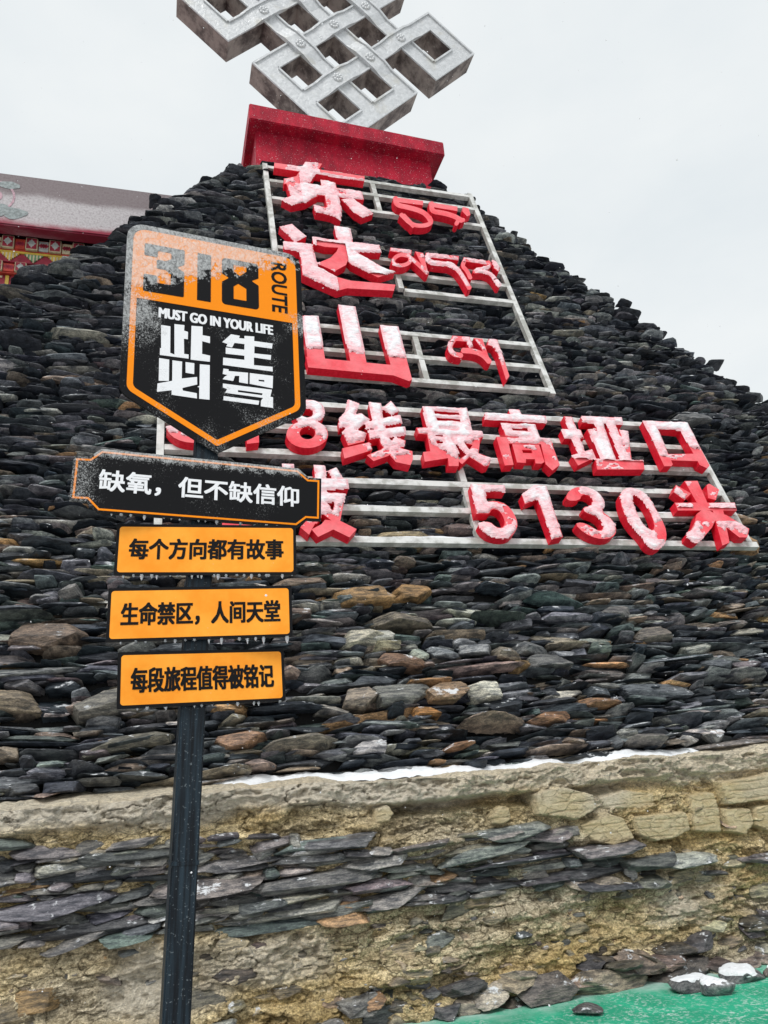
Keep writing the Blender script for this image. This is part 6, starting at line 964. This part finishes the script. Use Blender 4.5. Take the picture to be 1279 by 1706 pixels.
def over(fam, p0, p1, q0, q1):
    """the bar on top at a crossing: rises in a ramp, passes over, sinks again"""
    g_ = .0015
    lo, hi = (p0, p1) if fam == 'A' else (q0, q1)
    c0, c1 = (q0, q1) if fam == 'A' else (p0, p1)
    for (a, b, z0_, z1_) in ((c0 + rw, c1 - rw, .002, .045), (c0 - g_, c0 + rw + g_, rh + .002, .074), (c1 - rw - g_, c1 + g_, rh + .002, .074)):
        st = [(lo - .27, z0_), (lo - .06, z1_), (hi + .06, z1_), (hi + .27, z0_)]
        for (x0_, za), (x1_, zb) in zip(st[:-1], st[1:]):
            f4 = [(x0_, a, za), (x0_, b, za), (x1_, b, zb), (x1_, a, zb)]
            if fam == 'B': f4 = [(y_, x_, z_) for x_, y_, z_ in f4]
            tp = [kp(*k_) for k_ in f4]; bt = [(x_, y_, -.004) for x_, y_, _ in tp]
            m.add(bt + tp, [(3, 2, 1, 0), (4, 5, 6, 7), (0, 1, 5, 4), (1, 2, 6, 5), (2, 3, 7, 6), (3, 0, 4, 7)])
isol = lambda i, j: 0 <= i < 9 and 0 <= j < 9 and solid[i, j]
for i in range(9):
    for j in range(9):
        if not solid[i, j]: continue
        p0, p1, q0, q1 = cut[i], cut[i + 1], cut[j], cut[j + 1]
        inner = i % 2 == 0 and j % 2 == 0 and 0 < i < 8 and 0 < j < 8
        overA = ((i + j) // 2) % 2 == 1
        if inner:
            if overA:
                over('A', p0, p1, q0, q1)
            else:
                over('B', p0, p1, q0, q1)
        else:
            if not isol(i - 1, j): rim(p0, q0, p0 + rw, q1)
            if not isol(i + 1, j): rim(p1 - rw, q0, p1, q1)
            a_ = p0 + (rw if not isol(i - 1, j) else 0) ; b_ = p1 - (rw if not isol(i + 1, j) else 0)
            if not isol(i, j - 1): rim(a_, q0, b_, q0 + rw)
            if not isol(i, j + 1): rim(a_, q1 - rw, b_, q1)
m.build('raised_edge', MAT['silver'], knot)
def rosette():
    v = []; f = []
    for k in range(9):
        cx, cy, r = (0, 0, .042) if k == 8 else (.062 * math.cos(k * math.pi / 4), .062 * math.sin(k * math.pi / 4), .034)
        b0 = len(v)
        for a in range(4):
            th = a / 4 * math.pi / 2
            for b in range(8): v.append((cx + r * math.cos(th) * math.cos(b * math.pi / 4), cy + r * math.cos(th) * math.sin(b * math.pi / 4), (.045 if k == 8 else .032) * math.sin(th)))
        v.append((cx, cy, .045 if k == 8 else .032))
        for a in range(3):
            for b in range(8): f.append((b0 + a * 8 + b, b0 + a * 8 + (b + 1) % 8, b0 + a * 8 + 8 + (b + 1) % 8, b0 + a * 8 + 8 + b))
        for b in range(8): f.append((b0 + 24 + b, b0 + 24 + (b + 1) % 8, b0 + 32))
    return v, f
rv, rf = rosette(); r0 = None
for i in (1, 2, 3):
    for j in (1, 2, 3):
        x, y, _ = kp(PQ[i], PQ[j], 0)
        if r0 is None: r0 = mobj('rosette', rv, rf, MAT['silver'], knot, Matrix.Translation((x, y, .044)), smooth=True)
        else: link(bpy.data.objects.new('rosette', r0.data), knot, Matrix.Translation((x, y, .044)))

# ------------------------------------------------------------------ signpost with five boards
PC = Vector((-.67802, 2.6, 1.82218))
LEAN = .0447
pU = Vector((math.cos(R(22)), math.sin(R(22)), 0)); pN = Vector((math.sin(R(22)), -math.cos(R(22)), 0))
pax = (pU * LEAN + Vector((0, 0, 1))).normalized()
pxx = (pU - pax * pU.dot(pax)).normalized()
cen0 = PC - pN * .062
foot = cen0 - pax * (PC.z / pax.z)
post_root = empty('signpost', Matrix.Translation(foot), 'leaning black signpost carrying a route shield and four slogan boards', 'signpost')
PM = mat4(pxx, pax.cross(pxx), pax, Vector((0, 0, 0)))
m = MB(); m.box((-.0415, -.0415, -.3), (.0415, .0415, (1.82 + 1.45) / pax.z)); m.build('post', MAT['post'], post_root, PM, bevel=.005)
m = MB(); m.box((-.044, -.044, 1.385), (.044, .044, 1.40)); m.build('collar', MAT['post'], post_root, PM, bevel=.002)
inv = post_root.matrix_basis.inverted()
def board_mat4(yaw, roll, cx, cz):
    y, r = R(yaw), R(roll)
    u0 = Vector((math.cos(y), math.sin(y), 0)); z0 = Vector((0, 0, 1)); n0 = Vector((math.sin(y), -math.cos(y), 0))
    x = math.cos(r) * u0 + math.sin(r) * z0; yy = -math.sin(r) * u0 + math.cos(r) * z0
    return inv @ mat4(x, yy, n0, PC + cx * u0 + Vector((0, 0, cz)))
def shift(P, dx, dy): return [(a + dx, b + dy) for a, b in P]
def bracket(parent, y0, mat):
    m = MB(); m.box((-.09, y0 - .015, -.034), (.09, y0 + .015, -.0125)); m.build('bracket', mat, parent)
def icicles(parent, edge, n, seed, z=-.004, lo=.008, hi=.03):
    r = np.random.default_rng(seed)
    (x0, y0), (x1, y1) = edge
    for k in range(n):
        tt = (k + r.uniform(.1, .9)) / n; L = r.uniform(lo, hi) * r.choice([.35, .5, .7, 1.0]); tt += r.normal(0, .012); w = r.uniform(.003, .0065) + L * .08
        v = []; f = []
        for a, (zz, rr) in enumerate([(.003, 1.1), (-.25 * L, .9), (-.6 * L, .55), (-.9 * L, .28)]):
            for b in range(6): v.append((rr * w * math.cos(b * math.pi / 3), zz, rr * w * .8 * math.sin(b * math.pi / 3)))
        v.append((r.uniform(-.002, .002), -L, 0))
        for a in range(3):
            for b in range(6): f.append((a * 6 + b, a * 6 + (b + 1) % 6, a * 6 + 6 + (b + 1) % 6, a * 6 + 6 + b))
        for b in range(6): f.append((18 + b, 18 + (b + 1) % 6, 24))
        mobj('icicle', v, f, MAT['ice'], parent, Matrix.Translation((x0 + (x1 - x0) * tt, y0 + (y1 - y0) * tt, z)), smooth=True)

# route shield
HWS = .3555
outer = [(-HWS, .380), (HWS, .380), (HWS, -.378), (0, -.588), (-HWS, -.378)]
sh, _, _ = extrude('shield_board', [rounded(outer, [.065, .065, .055, .02, .055])], [], -.012, 0, MAT['black_shield'], post_root, board_mat4(23.613, -.272, .0805, 1.5543))
sh['label'] = 'black and orange route shield half covered in frost'
eo = rounded(inset(outer, .024), [.05, .05, .042, .012, .042]); ei = rounded(inset(outer, .046), [.03, .03, .03, .008, .03])
extrude('border', [eo], [ei], .0002, .0012, MAT['orange_shield'], sh)
# orange field above the divider, joined to the border from inside
fld = inset(outer, .046)
field = rounded([fld[0], fld[1], (fld[1][0], .033), (fld[0][0], .033)], [.03, .03, .001, .001])
extrude('number_panel', [field], [], .0002, .0012, MAT['orange_shield'], sh)
d8 = rounded([(.0172, .292), (.169, .292), (.169, .2215), (.139, .2035), (.169, .186), (.169, .069), (.0172, .069), (.0172, .1745), (.0462, .199), (.0172, .2145)], [.016, .016, .006, .004, .006, .016, .016, .006, .004, .006], 4)
d8h = [[(.065, .2885 - .02), (.1185, .2685), (.1185, .244), (.0918, .2175), (.065, .2325)], [(.065, .1615), (.084, .178), (.1175, .160), (.1175, .1015), (.065, .1015)]]
d1 = [(-.0815, .292), (-.0272, .292), (-.0272, .0675), (-.0815, .0675)]
d3 = rounded([(-.288, .292), (-.133, .292), (-.133, .2215), (-.163, .2035), (-.133, .186), (-.133, .069), (-.288, .069), (-.288, .148), (-.237, .148), (-.237, .1155), (-.1845, .1155), (-.1845, .165), (-.205, .182), (-.24, .182), (-.24, .224), (-.205, .224), (-.1845, .238), (-.1845, .266), (-.237, .266), (-.237, .235), (-.288, .235)], .006, 3)
extrude('number_lettering', [d3, d1, d8], d8h, .0014, .0022, MAT['black_shield'], sh)
v, f = text_polys('ROUTE', (0, 0, .245, .068))
v = np.stack([.2235 + v[:, 1], .318 - v[:, 0]], 1)
flat_lettering('route_lettering', v, f, .0014, .0022, MAT['black_shield'], sh, .0022, .0014)
v, f = text_polys('MUST GO IN YOUR LIFE', (-.2268, -.040, .2268, .006))
flat_lettering('motto_lettering', v, f, .0002, .0012, MAT['white_shield'], sh, .0026, .0012)
hz = []
for kx in ('ci', 'bi', 'sheng', 'jia'): hz += SHD[kx]
extrude('slogan_lettering', hz, SHD['jiah'], .0002, .0014, MAT['white_shield'], sh)
bracket(sh, .15, MAT['post']); bracket(sh, -.30, MAT['post'])

# dark plaque with notched corners
o_ = [(-.4450, .083), (-.3945, .085), (-.3575, .120), (.3575, .120), (.3985, .086), (.4490, .088), (.4450, -.087), (.3905, -.088), (.3530, -.120), (-.3530, -.120), (-.3905, -.082), (-.4450, -.084)]
pq, _, _ = extrude('slogan_board', [o_], [], -.012, 0, MAT['black_plaque'], post_root, board_mat4(20.9725, -2.0821, .0255, .8171))
pq['label'] = 'black plaque with notched corners and white writing'
extrude('border', [inset(o_, .0085)], [inset(o_, .0155)], .0002, .0010, MAT['orange_plaque'], pq)
v, f = text_polys('缺氧，但不缺信仰', (-.357, -.041, .360, .042))
flat_lettering('lettering', v, f, .0002, .0012, MAT['white_plaque'], pq, .0020, .0018)
bracket(pq, 0, MAT['post']); icicles(pq, ((-.34, -.120), (.34, -.120)), 16, 5, hi=.018)

def strip(yaw, roll, cx, cz, w, h, text, tb, seed, label, ice):
    ow, oh = w / 2 + .0105, h / 2 + .0105
    b, _, _ = extrude('slogan_board', [rounded([(-ow, oh), (ow, oh), (ow, -oh), (-ow, -oh)], .004, 2)], [], -.010, 0, MAT['black_strip'], post_root, board_mat4(yaw, roll, cx, cz))
    b['label'] = label
    extrude('face', [rounded([(-w / 2, h / 2), (w / 2, h / 2), (w / 2, -h / 2), (-w / 2, -h / 2)], .010, 4)], [], .0002, .0012, MAT['orange_strip'], b)
    v, f = text_polys(text, tb)
    flat_lettering('lettering', v, f, .0014, .0022, MAT['black_strip'], b, .0024, .0018)
    bracket(b, 0, MAT['post']); icicles(b, ((-ow + .03, -oh), (ow - .02, -oh)), ice, seed, hi=.024)
strip(11.375, -1.39, .0439, .5854, .6057, .1654, '每个方向都有故事', (-.268, -.037, .268, .0395), 11, 'upper orange slogan board with black writing', 22)
strip(12.805, -.362, .0252, .3584, .6001, .1637, '生命禁区，人间天堂', (-.267, -.041, .269, .0405), 12, 'middle orange slogan board with black writing', 14)
strip(23.211, .809, .035, .1391, .5345, .1607, '每段旅程值得被铭记', (-.237, -.043, .2385, .0385), 13, 'lowest orange slogan board with black writing', 12)

# ------------------------------------------------------------------ the painted hall behind
TMB = mat4(U, Vector((0, 0, 1)), NH, Vector((ORG.x, ORG.y, 0)) - 3.0 * NH)
hall = empty('temple_hall', TMB, 'red Tibetan style hall with frosted eaves and painted beams left of the mound', 'building')
t = NT('frosted_fascia')
n1 = t.noise(34, 5, .75); n2 = t.noise(1.8, 4, .6, t.scaled((.6, 1.6, 1))); x, y, z = t.sep()
e = t.math('ADD', y, t.math('MULTIPLY', t.math('SUBTRACT', n2, .5), .30))
lowc = t.step(e, 8.93, 9.06)
cov = t.math('MULTIPLY', lowc, t.step(e, 9.5, 9.36, .28, 1))
cov = t.math('MULTIPLY', cov, t.step(n1, .22, .62, .35, 1.0))
c = t.mix(t.step(e, 8.98, 9.12), (.24, .010, .035), (.10, .062, .066))
c = t.mix(t.math('MULTIPLY', cov, .92), c, (.53, .50, .51))
t.bump(n1, .4, .01)
fasc = t.done(c, .75)
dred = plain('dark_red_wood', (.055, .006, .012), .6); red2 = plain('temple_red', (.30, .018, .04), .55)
cream = plain('cream_paint', (.58, .50, .33), .6); yel = plain('yellow_paint', (.60, .40, .05), .55); grn = plain('green_paint', (.12, .26, .12), .6); grey = plain('grey_paint', (.40, .42, .40), .6)
verm = plain('vermilion_paint', (.48, .05, .03), .55); blk = plain('black_paint', (.03, .02, .02), .6); teal = plain('teal_paint', (.24, .27, .27), .7, .3, 30)
m = MB(); m.box((-16, -.2, -4), (-1.0, 9.75, -.9)); m.build('wall', red2, hall)
m = MB(); m.box((-16, 8.93, -.22), (-1.0, 9.78, .0)); m.build('fascia', fasc, hall, bevel=.02)
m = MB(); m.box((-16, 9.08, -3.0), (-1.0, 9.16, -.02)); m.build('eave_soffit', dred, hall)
# painted ornament at the left end of the fascia
m = MB()
for cx, cy, r0_, r1_ in ((-4.06, 9.38, .23, .26), (-4.06, 9.38, .0, .10)):
    for k in range(20):
        a, b = k * math.pi / 10, (k + 1) * math.pi / 10
        m.add([(cx + r * math.cos(w_), cy + r * math.sin(w_), .004) for r, w_ in ((r0_, a), (r1_, a), (r1_, b), (r0_, b))], [(0, 1, 2, 3)])
m.build('painted_ring', plain('rose_paint', (.42, .27, .31), .7, .3, 30), hall)
rr = random.Random(4)
for n_, (cx, cy, w_, h_) in enumerate(((-3.9, 9.58, .16, .06), (-3.82, 9.12, .13, .10), (-3.98, 9.16, .14, .10), (-3.72, 9.14, .10, .06))):
    P_ = [(cx + w_ * math.cos(a * math.pi / 7) * rr.uniform(.8, 1.15), cy + h_ * math.sin(a * math.pi / 7) * rr.uniform(.8, 1.15), .005 + .001 * n_) for a in range(14)]
    mobj('painted_cloud', P_, [tuple(range(14))], teal, hall)
def beam_row(y1, y0, zf, blk_w, pitch, first):
    hb = y1 - y0
    mm = MB(); mm.box((-16, y0, zf - .5), (-1.0, y1, zf)); mm.build('painted_beam', verm, hall)
    k = 0; x0 = first
    g_b = MB(); g_p = [MB(), MB(), MB()]; g_d = MB(); g_i = MB()
    while x0 < -1.2:
        if x0 > -8:
            b = MB(); b.box((x0, y0 + .01, zf + .001), (x0 + blk_w, y1 + .005, zf + .05)); e_ = b.build('rafter_end', cream, hall, bevel=.006)
            d = MB(); cx, cy = x0 + blk_w / 2, (y0 + y1) / 2 + .008; a_ = blk_w * .42; b_ = hb * .42
            d.box((cx - a_, cy - b_, zf + .050), (cx + a_, cy + b_, zf + .053)); d.build('red_field', red2, e_)
            d = MB(); P_ = []
            for q_ in range(16):
                an = q_ * math.pi / 8; r_ = 1 if q_ % 4 == 0 else (.62 if q_ % 2 else .70); P_.append((cx + a_ * .92 * r_ * math.cos(an), cy + b_ * .92 * r_ * math.sin(an), zf + .056))
            d.add(P_, [tuple(range(16))]); d.build('diamond', grey, e_)
            w0, w1 = x0 + blk_w + .012, x0 + pitch - .012
            g_p[k % 3].box((w0, y0 + .02, zf + .002), (w1, y1 - .02, zf + .02))
            for q_ in range(3):
                cx = w0 + (w1 - w0) * (.25 + .25 * q_); g_i.add([(cx - .035, cy, zf + .023), (cx, cy - .04, zf + .023), (cx + .035, cy, zf + .023), (cx, cy + .04, zf + .023)], [(0, 1, 2, 3)])
        x0 += pitch; k += 1
    for nm, gq, mt in zip(('panel', 'panel', 'panel'), g_p, (verm, grey, cream)): gq.build('painted_panel', mt, hall)
    g_i.build('panel_motif', red2, hall)
beam_row(8.98, 8.78, -.34, .155, .30, -7.58)
# stepped zigzag of checks under the first beam
m = MB(); m.box((-16, 8.61, -.9), (-1.0, 8.778, -.36)); m.build('frieze', red2, hall)
m = MB(); m.box((-16, 8.745, -.359), (-1.0, 8.776, -.34)); m.build('yellow_band', yel, hall)
my = MB(); mg = MB(); mb_ = MB()
cs = .021; x0 = -7.6; k = 0
while x0 < -1.4:
    for r_ in range(6):
        for q_ in range(11 - 2 * r_):
            xa = x0 + (q_ + r_) * cs; ya = 8.744 - r_ * cs
            (mb_ if (q_ + r_) % 2 else (mg if k % 2 else my)).box((xa, ya - cs, -.359), (xa + cs, ya, -.342))
    x0 += 11 * cs + .07; k += 1
my.build('check_pattern', yel, hall); mg.build('check_pattern', grn, hall); mb_.build('check_pattern', cream, hall)
beam_row(8.608, 8.45, -.40, .145, .30, -7.70)
m = MB(); m.box((-16, 7.9, -.9), (-1.0, 8.448, -.46)); m.build('frieze', red2, hall)
m = MB()
x0 = -7.7
while x0 < -1.3: m.box((x0, 8.13, -.459), (x0 + .045, 8.44, -.44)); x0 += .42
m.build('yellow_post', yel, hall)
mb_ = MB()
x0 = -7.6
while x0 < -1.4:
    for r_ in range(4):
        for q_ in range(7 - 2 * r_):
            if (q_ + r_) % 2 == 0: mb_.box((x0 + (q_ + r_) * .04, 8.4 - r_ * .03, -.459), (x0 + (q_ + r_ + 1) * .04, 8.43 - r_ * .03, -.445))
    x0 += .42
mb_.build('check_pattern', cream, hall)

# ------------------------------------------------------------------ snow in the air
rng = np.random.default_rng(77)
Vs = []; Fs = []; n_ = 0
oct_v = np.array([(1, 0, 0), (-1, 0, 0), (0, 1, 0), (0, -1, 0), (0, 0, 1), (0, 0, -1)], float)
oct_f = np.array([(0, 2, 4), (2, 1, 4), (1, 3, 4), (3, 0, 4), (2, 0, 5), (1, 2, 5), (3, 1, 5), (0, 3, 5)])
for k in range(1700):
    p = np.array([rng.uniform(-5, 6), rng.uniform(1.2, 6.4), rng.uniform(.3, 9)])
    r_ = rng.uniform(.0012, .0034)
    a = rng.uniform(0, 6.28)
    v = (oct_v * r_ * rng.uniform(.5, 1.5, 3)) @ rot('x', a).T @ rot('z', a * 1.7).T + p
    Vs.append(v); Fs.append(oct_f + n_); n_ += 6
o = tri_mesh('falling_snow', np.concatenate(Vs), np.concatenate(Fs), MAT['flake'])
tag(o, 'fine snowflakes drifting down in front of the mound', 'snow', kind='stuff')
